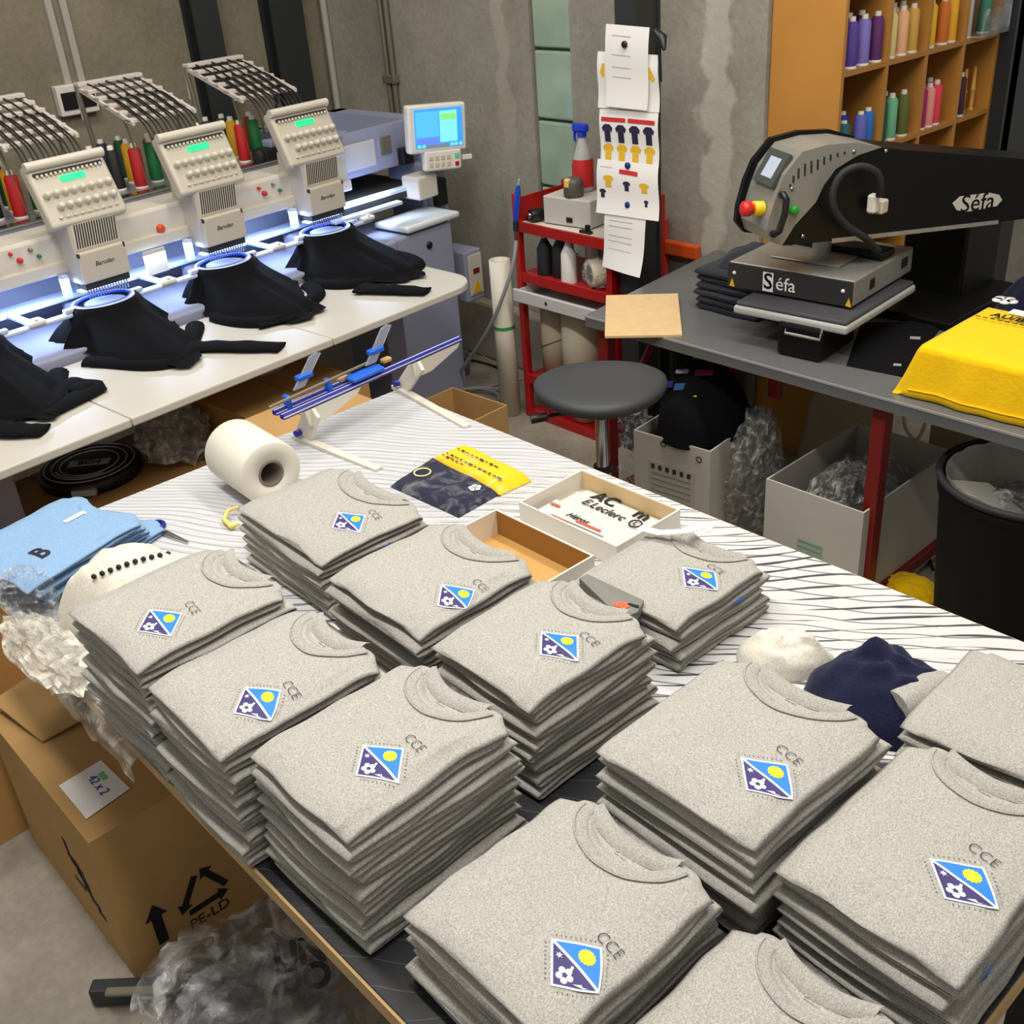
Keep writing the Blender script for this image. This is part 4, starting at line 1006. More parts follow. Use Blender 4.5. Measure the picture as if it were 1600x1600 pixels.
# bagged shirt, navy and yellow
M_yel = heather('yellow cotton', (236, 184, 6), (244, 196, 10), (250, 206, 24), 600)
t = thing('bagged_shirt', 'folded navy and yellow shirt in a clear polybag', 'shirt', (-1.85, 1.40, TZ))
def cloth_slab(poly, z0, z1, seed, n=14):
    """soft slab over a 4-corner outline"""
    a, b, c, d = [Vector((p[0], p[1], 0)) for p in poly]
    m = MB()
    def fn(u, v):
        p = a.lerp(b, u).lerp(d.lerp(c, u), v)
        e = min(u, 1-u, v, 1-v); k = math.sqrt(max(0, 1-(1-min(1, e/0.10))**2))
        return Vector((p.x, p.y, z0 + (z1-z0)*k*(1+0.18*nz(u*5+seed, v*5, seed))))
    m.grid(fn, n, n); m.add([(p[0], p[1], z0) for p in poly], [(0, 3, 2, 1)])
    return m
yq = [PZ(672, 712, 0.868), PZ(722, 692, 0.868), PZ(830, 742, 0.868), PZ(778, 766, 0.868)]
nq = [PZ(608, 752, 0.866), PZ(674, 710, 0.866), PZ(780, 764, 0.866), PZ(716, 800, 0.866)]
cloth_slab(nq, TZ+0.001, TZ+0.018, 1.0).build('navy_body', M_navy, t, True)
yb = cloth_slab(yq, TZ+0.002, TZ+0.022, 2.0).build('yellow_sleeve', M_yel, t, True)
mk = MB(); uvx = (yq[2]-yq[1]).normalized(); uvy = (yq[1]-yq[0]).normalized()
for row, cnt in ((0.028, 12), (0.062, 9), (0.015, 5)):
    for q in range(cnt):
        p = yq[0] + uvy*row + uvx*(0.035 + 0.018*q); p.z = TZ+0.0262
        mk.box(p, (0.007 + 0.004*((q*7) % 3), 0.0035 + 0.003*((q*5) % 2), 0.0006), frame((0, 0, 0), uvx, uvy).to_3x3())
o = mk.build('print', M_ink, yb, True); o['kind'] = 'stuff'
c0 = PZ(660, 738, TZ+0.021); MB().tube(ellipse_pts(c0, 0.020, 0.020, 24), 0.0022, 5, closed=True).build('round_badge', mat('pale yellow print', (228, 222, 150), 0.7), t, True)
c0 = PZ(742, 762, TZ+0.0205); fl = MB()
for q in range(5): an = 2*math.pi*q/5; fl.lathe(c0 + Vector((0.009*math.cos(an), 0.009*math.sin(an), 0)), ((0.007, 0), (0.007, 0.0008), (0, 0.0008)), 10)
fl.build('flower_print', M_paper, t, True)
fq = [PZ(598, 762, 0.868), PZ(672, 700, 0.868), PZ(868, 732, 0.868), PZ(720, 822, 0.868)]
fb = cloth_slab(fq, TZ+0.0005, TZ+0.034, 4.0, 26); fb.build('polybag', M_film_thin, t, True)

# shallow white tray with transfer sheets, and an empty brown tray
def tray(t, x0, x1, y0, y1, h, m_out, m_in, th=0.004):
    MB().span((x0, y0, TZ+0.0006), (x1, y1, TZ+0.004)).build('base', m_in, t, True)
    for a, b, nm in (((x0, y0), (x1, y0+th), 'side'), ((x0, y1-th), (x1, y1), 'side'), ((x0, y0+th), (x0+th, y1-th), 'end'), ((x1-th, y0+th), (x1, y1-th), 'end')):
        mb = MB().span((a[0], a[1], TZ+0.004), (b[0], b[1], TZ+h)); mb.build(nm, m_out, t, True)
M_wcard = mat('white coated card', (226, 220, 208), 0.6); M_incard = mat('kraft card inside', (196, 150, 84), 0.8)
t = thing('transfer_box', 'shallow white card box holding printed transfer sheets', 'box', (-1.43, 1.465, TZ))
tray(t, -1.575, -1.285, 1.365, 1.565, 0.052, M_wcard, M_wcard)
MB().span((-1.569, 1.5595, TZ+0.005), (-1.291, 1.5605, TZ+0.0505)).build('lining', mat('cream card inside', (214, 186, 140), 0.7), t, True)
M_transfer = mat('pearly transfer film', (216, 212, 202), 0.35); M_tred = mat('red print', (214, 92, 74), 0.6)
def sheet_thing(label, c, w, h, rz, z, deco):
    t2 = thing('transfer_sheet', label, 'sheet', (c[0], c[1], z), rz, 'transfer sheets in the white box')
    MB().grid(lambda u, v: Vector(((u-0.5)*w, (v-0.5)*h, 0.003*math.sin(u*3.0)*math.sin(v*2.0+1))), 8, 6).build('film', M_transfer, t2)
    deco(t2)
I4 = Matrix.Identity(4)
def dz(z): return Matrix.Translation((0, 0, z))
def deco_a(t2): [MB().text(b_, Matrix.Translation((x_, 0.02, 0.005)), 0.05, bold=0.001).build('print', M_blackink, t2) for b_, x_ in (('AC', -0.05), ('m', 0.06))]
def deco_b(t2):
    MB().text('E.Leclerc', Matrix.Translation((-0.02, 0.018, 0.005)), 0.034, italic=0.2).build('print', M_blackink, t2)
    MB().tube(ellipse_pts((0.075, 0.018, 0.006), 0.014, 0.014, 20), 0.0018, 5, closed=True).text('L', Matrix.Translation((0.075, 0.018, 0.006)), 0.02).build('round_logo', M_blackink, t2)
def deco_c(t2):
    MB().text('Héros', Matrix.Translation((-0.02, 0.006, 0.005)), 0.024, italic=0.4).build('print', M_blackink, t2)
    for (x, y, w_) in ((0.02, -0.004, 0.07), (-0.05, -0.022, 0.05), (-0.1, 0.02, 0.03)): MB().box((x, y, 0.005), (w_, 0.007, 0.0006)).build('red_print', M_tred, t2)
    for k in range(4): MB().box((0.0, -0.018-0.011*k, 0.005), (0.15-0.02*k, 0.0025, 0.0006)).build('line', mat('grey print', (120, 116, 110), 0.7), t2)
sheet_thing('transfer sheet with bold black letters at the back of the white box', (-1.43, 1.52), 0.24, 0.07, 0.0, TZ+0.012, deco_a)
sheet_thing('transfer sheet reading E.Leclerc lying in the white box', (-1.425, 1.478), 0.25, 0.085, -0.02, TZ+0.018, deco_b)
sheet_thing('transfer sheet with red print lying in the white box', (-1.435, 1.42), 0.24, 0.09, 0.03, TZ+0.024, deco_c)
t = thing('open_tray', 'empty white card tray with brown inside, behind the grey piles', 'tray', (-1.43, 1.19, TZ))
tray(t, -1.575, -1.285, 1.092, 1.300, 0.062, M_wcard, M_incard)
MB().span((-1.570, 1.2945, TZ+0.005), (-1.290, 1.2956, TZ+0.061)).build('lining', mat('kraft lining', (150, 106, 44), 0.8), t, True)
# scraper on the table between the piles, leaning
t = thing('scraper', 'grey handled scraper with an orange mark between the piles', 'scraper', (-1.12, 1.15, TZ))
zc = 0.965
pq = [PZ(905, 903, zc+0.01), PZ(918, 897, zc+0.01), PZ(1006, 938, zc), PZ(996, 956, zc), PZ(976, 965, zc), PZ(962, 958, zc)]
MB().prism(pq, (0, 0, -0.018)).build('blade', mat('grey plastic', (118, 116, 110), 0.5), t, True)
c0 = PZ(972, 945, zc+0.002)
MB().text('S', frame(c0, (-0.3, 1, 0), (-1, -0.3, 0)), 0.034, bold=0.003).build('mark', mat('orange print', (226, 96, 56), 0.6), t, True)
MB().text('i', frame(c0 + Vector((0.016, 0.012, 0)), (-0.3, 1, 0), (-1, -0.3, 0)), 0.026, bold=0.002).build('mark', M_blackink, t, True)
MB().bspan((-1.16, 1.10, TZ+0.001), (-1.09, 1.155, zc-0.02), 0.006).build('handle', mat('grey plastic', (118, 116, 110), 0.5), t, True)
# paper strip on the right pile
t = MB(); pts = [PZ(998, 828, 0.968), PZ(1030, 836, 0.972), PZ(1068, 834, 0.985), PZ(1100, 826, 0.975), PZ(1112, 833, 0.969)]
def strip(u, v):
    s = u*(len(pts)-1); i = min(int(s), len(pts)-2); p = pts[i].lerp(pts[i+1], s-i); d = (pts[i+1]-pts[i]).normalized()
    return p + Vector((-d.y, d.x, 0)).normalized()*(v-0.5)*0.020 + Z3*0.006
t.grid(strip, 20, 3); o = t.build('paper_strip', M_paper); sm = o.modifiers.new('thick', 'SOLIDIFY'); sm.thickness = 0.0008
tag(o, 'white paper strip curling over the collar of the right pile', 'paper strip')
# cloth behind the right piles
def heap(name, label, cat, c, a, b, h, seed, m, folds=0.3, rot=0.0, freq=3.0, group=None):
    o = mound_mb(a, b, h, seed, folds, rot=rot, freq=freq).build(name, m); o.location = c; return tag(o, label, cat, group)
c0 = PZ(1385, 1045, 0.90)
heap('navy_cloth', 'crumpled navy shirt lying behind the right-hand grey piles', 'shirt', (c0.x+0.01, c0.y-0.03, TZ+0.0005), 0.125, 0.11, 0.08, 2.2, M_navy, 0.32, 0.6, 1.9)
c0 = PZ(1225, 1020, 0.87)
heap('white_cloth', 'crumpled cream backing scraps behind the pile in front of navy cloth', 'cloth', (c0.x, c0.y, TZ+0.0005), 0.085, 0.055, 0.05, 5.1, M_cream_cloth, 0.3, 0.5, 2.2)
t = thing('rolled_cuff', 'grey rolled cloth tucked beside the navy shirt', 'cloth', (-0.60, 1.305, TZ))
p0, p1 = PZ(1400, 1108, 0.90), PZ(1478, 1075, 0.90)
MB().tube([p0, p0.lerp(p1, 0.3), p0.lerp(p1, 0.7), p1], [0.030, 0.036, 0.036, 0.030], 16).build('roll', M_grey, t, True)
MB().lathe(p1, ((0.0, 0.001), (0.016, 0.0015), (0.016, -0.002)), 14, (p1-p0)).build('hollow', M_slot, t, True)

def hit_mound(px, py, base, a, b, h, rot):
    # where the line of sight first meets a mound
    for st in range(200):
        z_ = base.z + h*1.15 - h*1.2*st/200; p = PZ(px, py, z_); l_ = p - base
        cx_, cy_ = l_.x*math.cos(rot) + l_.y*math.sin(rot), -l_.x*math.sin(rot) + l_.y*math.cos(rot)
        r_ = math.hypot(cx_/a, cy_/b)
        if r_ < 1 and z_ - base.z <= h*(1-r_**2.4)**0.7*1.04 + 0.004: return p
    return None
# light blue shirts
M_sky = heather('sky blue cotton', (122, 156, 192), (132, 166, 202), (144, 176, 210), 600)
skyme = shirt_mesh('blue_shirt', 0.28, 0.31, 0.022, 9.3, True, True, 0.004, 2, M_sky)
for k in range(4):
    nm = ['lowest light blue shirt in the pile at the left table edge', 'second lowest light blue shirt in the left pile', 'light blue shirt under the top one in the left pile', 'top light blue shirt with dark letter print in the left pile'][k]
    t = thing('blue_shirt', nm, 'shirt', (-2.232 + 0.012*k, 0.598 - 0.010*k + (0.03 if k == 0 else 0), TZ + 0.0225*k + 0.0004), 0.42 - 0.05*k, 'light blue shirts')
    b = bpy.data.objects.new('body', skyme); COL.objects.link(b); b.parent = t
    if k == 3:
        H = lambda x, y: shirt_height(x, y, 0.28, 0.31, 0.022, 9.3, 0.004)
        vs, fs = text_geo('B', 0.075, 'CENTER', 0, 0.0, 0.002); mb = MB()
        mb.add([Vector((0.05 - p.y*0.9, -0.06 + p.x*0.7, H(0.05 - p.y*0.9, -0.06 + p.x*0.7) + 0.0015)) for p in vs], fs); mb.build('letter_print', M_ink, t, fix=False)
        MB().grid(lambda u, v: Vector((-0.02 + 0.014*v, 0.05 + 0.055*u, H(-0.02 + 0.014*v, 0.05+0.055*u) + 0.0016)), 6, 2).build('size_label', M_paper, t, fix=False)
# cream cloth with a dotted seam
c0 = Vector((-1.865, 0.60, TZ+0.0006))
t = thing('dotted_cloth', 'cream padded cloth with a row of black dots beside the blue shirts', 'cloth', c0, 0.0)
DA, DB, DH = 0.165, 0.135, 0.155
mound_mb(DA, DB, DH, 7.7, 0.06, 44, 20, 0.35).build('cloth', M_cream_cloth, t)
for q in range(11):
    px = 147 + (276-147)*q/10; py = 900 - 38*math.sin(q/10*1.35)
    p = PZ(px, py, TZ + 0.12)
    # drop the dot on the mound
    best = None
    for st in range(60):
        z_ = TZ + 0.20 - 0.003*st; p = PZ(px, py, z_); l_ = p - c0
        cx_, cy_ = l_.x*math.cos(0.35) + l_.y*math.sin(0.35), -l_.x*math.sin(0.35) + l_.y*math.cos(0.35)
        r_ = math.hypot(cx_/DA, cy_/DB)
        if r_ < 1 and z_ - TZ <= DH*(1-r_**2.4)**0.7*1.03 + 0.006: best = p; break
    if best is not None: MB().lathe(best - c0 - Z3*0.002, ((0.005, 0), (0.005, 0.004), (0, 0.005)), 8, (0.4, -0.5, 0.8)).build('dot', M_blackink, t)
# scissors
t = thing('scissors', 'small thread snips with a dark blue finger ring', 'scissors', PZ(262, 830, TZ))
h0 = PZ(246, 820, TZ+0.006); MB().tube(ellipse_pts(h0, 0.018, 0.014, 18), 0.005, 8, closed=True).build('finger_ring', mat('dark blue plastic', (30, 28, 140), 0.35), t, True)
h1 = PZ(256, 832, TZ+0.004); h2 = PZ(294, 848, TZ+0.004)
MB().tube([h0 + (h1-h0)*0.6, h1], 0.005, 8).build('shank', mat('dark blue plastic', (30, 28, 140), 0.35), t, True)
for s_ in (-1, 1):
    d = (h2-h1).normalized(); n_ = Vector((-d.y, d.x, 0)); MB().prism([h1 + n_*0.003*s_, h1 + n_*0.009*s_, h2 + n_*0.003*s_, h2 + n_*0.001*s_], (0, 0, 0.002)).build('blade', M_chrome, t, True)
# yellow tape end
t = MB(); pts2 = [PZ(372, 792, TZ+0.02), PZ(356, 798, TZ+0.02), PZ(350, 812, TZ+0.012), PZ(362, 824, TZ+0.008), PZ(374, 818, TZ+0.012)]
t.tube(pts2, [0.004, 0.005, 0.006, 0.006, 0.004], 8); o = t.build('yellow_ribbon', mat('yellow ribbon', (226, 204, 110), 0.5)); tag(o, 'short curl of yellow ribbon beside the pile under the white roll', 'ribbon')
# polythene lying at the left table edge
def film_thing(label, c, r, seed, m=None, name='plastic_wrap', cat='plastic bag', amp=0.5, group=None, sub=4, rot=0.0):
    o = crumple_mb(r[0], r[1], r[2], seed, amp, sub).build(name, m or M_film); o.location = c; o.rotation_euler = (0, 0, rot)
    return tag(o, label, cat, group)
c0 = PZ(70, 925, 0.89); film_thing('clear crumpled polythene against the light blue shirts', (c0.x+0.02, c0.y-0.035, TZ+0.001), (0.075, 0.045, 0.055), 1.1)
c0 = PZ(80, 1015, 0.87); film_thing('cloudy cream polythene lying along the left table edge', (c0.x+0.02, c0.y-0.012, TZ+0.001), (0.15, 0.05, 0.03), 3.3, plastic_film('creamy polythene', (238, 232, 218), 0.45, 12, 0.15, 0.7))
# ------------------------------------------------------------------ red trolley and what stands on it
RY0, RY1, RX0, RX1 = 3.02, 3.34, -3.385, -2.83
t = thing('red_trolley', 'tall red metal shelf trolley beside the steel column', 'trolley', ((RX0+RX1)/2, (RY0+RY1)/2, 0))
for x in (RX0, RX1-0.03):
    for y in (RY0, RY1-0.03):
        MB().bspan((x, y, 0.0), (x+0.03, y+0.03, 1.0), 0.003).build('post', M_red, t, True)
SH = [(0.88, 'w'), (0.665, 'r'), (0.20, 'r'), (0.03, 'r')]
for z0, k in SH:
    MB().bspan((RX0+0.005, RY0+0.004, z0-0.035), (RX1-0.005, RY0+0.016, z0+0.008), 0.002).bspan((RX0+0.005, RY1-0.016, z0-0.035), (RX1-0.005, RY1-0.004, z0+0.008), 0.002).span((RX0+0.01, RY0+0.01, z0-0.012), (RX1-0.01, RY1-0.01, z0)).build('shelf', M_red, t, True)
    if k == 'w': MB().span((RX0+0.03, RY0+0.02, z0), (RX1-0.03, RY1-0.02, z0+0.004)).build('shelf_mat', mat('cream shelf mat', (206, 200, 186), 0.6), t, True)
MB().span((RX1-0.012, RY0+0.03, 0.03), (RX1-0.006, RY1-0.03, 0.88)).build('side_panel', M_red, t, True)
MB().span((RX0+0.006, RY0+0.03, 0.88), (RX0+0.012, RY1-0.03, 0.98)).build('side_panel', M_red, t, True)
MB().span((RX0+0.03, RY1-0.012, 0.88), (RX1-0.03, RY1-0.006, 0.98)).build('back_panel', M_red, t, True)
dr = MB().bspan((RX0+0.034, RY0-0.06, 0.565), (RX1-0.034, RY0-0.045, 0.62), 0.004).span((RX0+0.036, RY0-0.05, 0.565), (RX1-0.036, RY1-0.04, 0.572)).span((RX0+0.036, RY0-0.05, 0.572), (RX0+0.042, RY1-0.04, 0.61)).span((RX1-0.042, RY0-0.05, 0.572), (RX1-0.036, RY1-0.04, 0.61)).build('drawer', mat('pale grey drawer', (196, 194, 192), 0.4), t, True)
MB().lathe(((RX0+RX1)/2-0.04, RY0-0.06, 0.594), ((0.007, 0), (0.007, 0.003), (0, 0.003)), 10, (0, -1, 0)).build('lock', M_slot, dr, True)
S1Z = 0.8845
# power supply box
t = thing('power_box', 'pale grey electrical box on the top shelf of the red trolley', 'box', (-3.14, 3.16, S1Z), 0.12)
MB().bspan((-0.12, -0.075, 0.003), (0.12, 0.10, 0.115), 0.006).build('case', mat('pale grey case', (190, 188, 180), 0.5), t)
for x in (-0.09, 0.09): MB().lathe((x, -0.05, 0), ((0.012, 0), (0.012, 0.004), (0, 0.004)), 10).build('foot', M_black, t)
MB().bspan((0.0, -0.08, 0.02), (0.03, -0.074, 0.04), 0.002).build('socket', M_black, t)
# spray bottle etc. behind and on the box
t = thing('spray_bottle', 'clear spray bottle with red label and blue trigger head', 'spray bottle', (-3.13, 3.13, S1Z+0.1155))
M_clear = mat('cloudy clear plastic', (214, 218, 216), 0.25, trans=0.35)
t.location = (-3.155, 3.215, S1Z+0.116); WM[t.name] = Matrix.Translation(t.location)
MB().lathe((0, 0, 0), ((0.036, 0), (0.042, 0.006), (0.042, 0.12), (0.030, 0.16), (0.016, 0.20), (0.014, 0.215)), 20).build('bottle', M_clear, t)
MB().lathe((0, 0, 0.02), ((0.0425, 0), (0.0425, 0.10), (0.0335, 0.125)), 20).build('label', mat('red label', (196, 34, 36), 0.5), t)
hd = MB().lathe((0, 0, 0.213), ((0.019, 0), (0.019, 0.018)), 14).bspan((-0.045, -0.014, 0.23), (0.03, 0.014, 0.262), 0.008).build('trigger_head', mat('blue trigger plastic', (24, 60, 200), 0.35), t)
MB().tube([(-0.034, 0, 0.235), (-0.042, 0, 0.215), (-0.040, 0, 0.19)], [0.007, 0.006, 0.004], 8).build('trigger', mat('blue trigger plastic', (24, 60, 200), 0.35), hd)
t = thing('red_can', 'red printed can standing behind the spray bottle', 'can', (-3.245, 3.285, S1Z)); MB().lathe((0, 0, 0), ((0.030, 0), (0.031, 0.004), (0.031, 0.20), (0.026, 0.21)), 18).build('body', mat('red can', (186, 20, 24), 0.35), t); MB().lathe((0, 0, 0.21), ((0.022, 0), (0.022, 0.02), (0, 0.022)), 14).build('cap', M_red, t)
t = thing('blue_can', 'blue spray can standing right of the spray bottle', 'can', (-2.99, 3.285, S1Z)); MB().lathe((0, 0, 0), ((0.026, 0), (0.027, 0.004), (0.027, 0.15), (0.018, 0.165)), 18).build('body', mat('blue can', (60, 120, 170), 0.35), t); MB().lathe((0, 0, 0.165), ((0.014, 0), (0.014, 0.02), (0, 0.022)), 14).build('cap', M_white, t)
t = thing('dark_jar', 'dark grey jar with a yellow patch on the pale box', 'jar', (-3.125, 3.125, S1Z+0.116)); MB().lathe((0, 0, 0), ((0.038, 0), (0.04, 0.004), (0.04, 0.055), (0.034, 0.07), (0.02, 0.074), (0, 0.074)), 18).build('body', mat('dark grey jar', (84, 80, 74), 0.5), t); MB().bspan((-0.012, -0.044, 0.04), (0.012, -0.02, 0.075), 0.006).build('patch', mat('pale yellow patch', (222, 196, 110), 0.6), t)
t = thing('black_motor', 'small black clamp tool in front of the pale box', 'tool', (-3.30, 3.08, S1Z)); MB().lathe((0, 0, 0.028), ((0.026, -0.03), (0.028, -0.02), (0.028, 0.02), (0.022, 0.03)), 16, (0.3, 1, 0)).build('barrel', M_black, t); MB().bspan((-0.05, -0.02, 0.0), (0.0, 0.02, 0.02), 0.004).build('base', M_black, t); MB().lathe((-0.01, -0.03, 0.03), ((0.012, 0), (0.012, -0.008), (0, -0.008)), 12, (0.3, 1, 0)).build('knob', M_chrome, t)
t = thing('black_clip', 'small black clip at the right foot of the pale box', 'clip', (-3.0, 3.06, S1Z)); MB().bspan((-0.03, -0.01, 0), (0.03, 0.01, 0.012), 0.003).bspan((0.0, -0.008, 0.01), (0.02, 0.008, 0.035), 0.004).build('body', M_black, t)
for x, y, lb in ((-3.345, 3.16, 'thin wire pin at the left front of the trolley top'), (-3.30, 3.25, 'thin wire pin further back on the trolley top')): tag(MB().tube([(x, y, S1Z), (x, y, S1Z+0.14)], 0.0025, 6).build('wire_pin', M_slot), lb, 'pin')
t = thing('blue_clip', 'blue plastic clip behind the pale box', 'clip', (-3.27, 3.30, S1Z)); MB().bspan((-0.02, -0.012, 0), (0.02, 0.012, 0.1), 0.006).build('body', M_blueplastic, t)
t = thing('white_rag', 'white rag on the right end of the trolley top', 'rag', (-2.93, 3.22, S1Z)); mound_mb(0.05, 0.05, 0.10, 3.0, 0.3).build('cloth', M_paper, t)
# second shelf: cones and a packed roll
S2Z = 0.6655
def simple_cone(label, x, y, r, h, m, tilt=0):
    t = thing('thread_cone', label, 'thread cone', (x, y, S2Z), 0, 'large cones on the red trolley'); MB().lathe((0, 0, 0), ((r, 0), (r, 0.005), (r*0.92, h*0.72), (r*0.5, h*0.9), (r*0.3, h)), 18).build('thread', m, t); MB().lathe((0, 0, h*0.9), ((r*0.32, 0), (r*0.28, h*0.12), (r*0.15, h*0.12)), 12).build('tip', M_paper, t)
M_bt = thread_mat((14, 14, 16)); M_wt = thread_mat((220, 214, 208))
simple_cone('black thread cone at the left of the middle trolley shelf', -3.27, 3.085, 0.036, 0.155, M_bt)
simple_cone('second black thread cone on the middle trolley shelf', -3.195, 3.10, 0.036, 0.165, M_bt)
simple_cone('white thread cone at the front of the middle trolley shelf', -3.11, 3.065, 0.034, 0.165, M_wt)
simple_cone('white thread cone behind the front one on the middle trolley shelf', -3.10, 3.20, 0.036, 0.175, M_wt)
simple_cone('black thread cone at the back of the middle trolley shelf', -3.02, 3.22, 0.034, 0.17, M_bt)
simple_cone('white thread cone at the back left of the middle trolley shelf', -3.28, 3.215, 0.040, 0.17, M_wt)
t = thing('tape_roll', 'cream tape roll lying in clear wrap on the middle trolley shelf', 'roll', (-2.95, 3.10, S2Z))
MB().lathe((-2.985, 3.055, S2Z+0.058), ((0.036, 0), (0.056, 0), (0.056, 0.11), (0.036, 0.11), (0.036, 0)), 26, (0.45, 1, 0)).build('tape', mat('cream tape', (206, 196, 170), 0.5), t, True)
MB().lathe((-2.985, 3.055, S2Z+0.058), ((0.034, 0.0), (0.036, 0.0), (0.036, 0.10), (0.034, 0.10), (0.034, 0.0)), 22, (0.45, 1, 0)).build('core', mat('grey plastic core', (150, 148, 160), 0.3), t, True)
o = crumple_mb(0.085, 0.065, 0.062, 4.4, 0.25).build('wrap', M_film, t); o.location = (0, -0.01, 0)
t = thing('blue_pack', 'dark blue packet behind the tape roll on the trolley', 'packet', (-2.915, 3.245, S2Z)); MB().bspan((-0.07, -0.05, 0), (0.05, 0.06, 0.11), 0.02, 3).build('pack', mat('dark blue packaging', (18, 48, 110), 0.4), t)
# rolls of material standing inside and beside the trolley
def standing_tube(label, x, y, r, h, m, z=0.0, inner=True, name='fabric_roll', lean=(0, 0)):
    t = thing(name, label, 'roll', (x, y, z)); ax_ = Vector((lean[0], lean[1], 1)).normalized()
    MB().lathe((0, 0, 0.0), ((r*0.75, 0.0), (r, 0.0), (r, h), (r*0.75, h), (r*0.75, h-0.06), (0, h-0.06)), 26, ax_).build('roll', m, t); return t
M_vinyl = mat('off white vinyl roll', (206, 198, 182), 0.5); M_vinyl2 = mat('cream roll', (196, 184, 160), 0.6)
t = standing_tube('tall white roll with a green band standing left of the trolley', -3.455, 2.99, 0.046, 0.72, M_vinyl)
MB().lathe((0, 0, 0.415), ((0.0475, 0), (0.0475, 0.014)), 26).build('band', mat('green band', (40, 150, 70), 0.5), t)
t = standing_tube('cream roll tied with string in the left of the trolley', -3.28, 3.13, 0.062, 0.31, M_vinyl2, 0.208); MB().tube([(0.064*math.cos(a*0.2), 0.064*math.sin(a*0.2), 0.14 + 0.03*math.cos(a*0.2)) for a in range(32)], 0.0018, 5).build('string', M_slot, t)
standing_tube('wide cream roll in the middle of the trolley', -3.12, 3.13, 0.085, 0.34, mat('ivory roll', (208, 200, 176), 0.5), 0.208)
standing_tube('short pale roll on the lowest trolley shelf', -3.25, 3.12, 0.06, 0.14, M_vinyl2, 0.035); standing_tube('second pale roll on the lowest trolley shelf', -3.10, 3.12, 0.06, 0.14, M_vinyl, 0.035)
# blue blow gun hanging with its grey hose
t = thing('air_blow_gun', 'blue air tool hanging at the trolley corner on a grey hose', 'air tool', PY(808, 320, 2.985))
pg = [PY(810, 289, 2.985), PY(809, 300, 2.985), PY(807, 325, 2.985), PY(806, 345, 2.985)]
MB().tube(pg, [0.006, 0.013, 0.014, 0.010], 12).build('handle', mat('blue tool plastic', (30, 70, 190), 0.35), t, True)
MB().tube([PY(811, 280, 2.985), PY(810, 290, 2.985)], 0.004, 8).build('nozzle', mat('pale blue tip', (150, 190, 220), 0.4), t, True)
MB().tube([PY(806, 345, 2.985), PY(806, 360, 2.985)], 0.012, 10).build('grip', M_dark, t, True); MB().tube([PY(806, 360, 2.985), PY(807, 378, 2.985)], 0.007, 10).build('coupling', M_chrome, t, True)
hp_ = [PY(807, 376, 2.985), PY(800, 420, 2.96), PY(775, 490, 2.93), PY(748, 540, 2.95), PZ(715, 585, 0.10), PZ(696, 605, 0.03), PZ(692, 625, 0.014), PZ(715, 640, 0.014)]
def smooth_path(P, n=8):
    out = []
    for i in range(len(P)-1):
        p0, p1, p2, p3 = P[max(i-1, 0)], P[i], P[i+1], P[min(i+2, len(P)-1)]
        for k in range(n):
            f = k/n; out.append(0.5*((2*p1) + (p2-p0)*f + (2*p0-5*p1+4*p2-p3)*f*f + (3*p1-p0-3*p2+p3)*f**3))
    out.append(P[-1]); return out
M_hose = mat('grey hose', (150, 150, 154), 0.45)
MB().tube(smooth_path(hp_), 0.0085, 10).build('hose', M_hose, t, True)
# coil of hose and cables on the floor
def floor_cable(label, pts, r, m, name='floor_cable', closed=False):
    P = [PZ(x, y, r + 0.0005 + (k*0.0)) for k, (x, y) in enumerate(pts)]
    o = MB().tube(smooth_path(P), r, 8).build(name, m); tag(o, label, 'cable'); return o
lp = []
for k in range(60):
    a = k/60*2*math.pi*2.2; rr_ = 0.16 + 0.02*math.sin(a*0.7); lp.append(PZ(728, 634, 0.012) + Vector((rr_*math.cos(a), rr_*1.2*math.sin(a), 0.003 + 0.0003*k)))
tag(MB().tube(lp, 0.008, 8).build('hose_coil', M_hose), 'coil of grey air hose on the floor by the tall white roll', 'hose')
floor_cable('white cable looping on the floor below the machine column', [(705, 500), (725, 492), (742, 508), (748, 545), (760, 560), (785, 575), (800, 585)], 0.004, M_pvc)
floor_cable('black cable along the wall foot', [(720, 560), (752, 566), (782, 576), (800, 583)], 0.006, M_dark)
floor_cable('pale cable crossing the floor towards the trolley', [(700, 625), (740, 610), (780, 600), (815, 592)], 0.005, M_pvc)
t = thing('floor_transformer', 'dark grey metal transformer on the floor under the machine end', 'transformer', PZ(712, 560, 0))
p = PZ(700, 590, 0.0); t.location = p; WM[t.name] = Matrix.Translation(p)
MB().bspan((-0.14, -0.10, 0), (0.06, 0.10, 0.13), 0.006).build('case', mat('grey metal case', (104, 106, 116), 0.45, 0.3), t); MB().bspan((0.058, -0.07, 0.02), (0.064, 0.07, 0.10), 0.003).build('vent', M_slot, t)

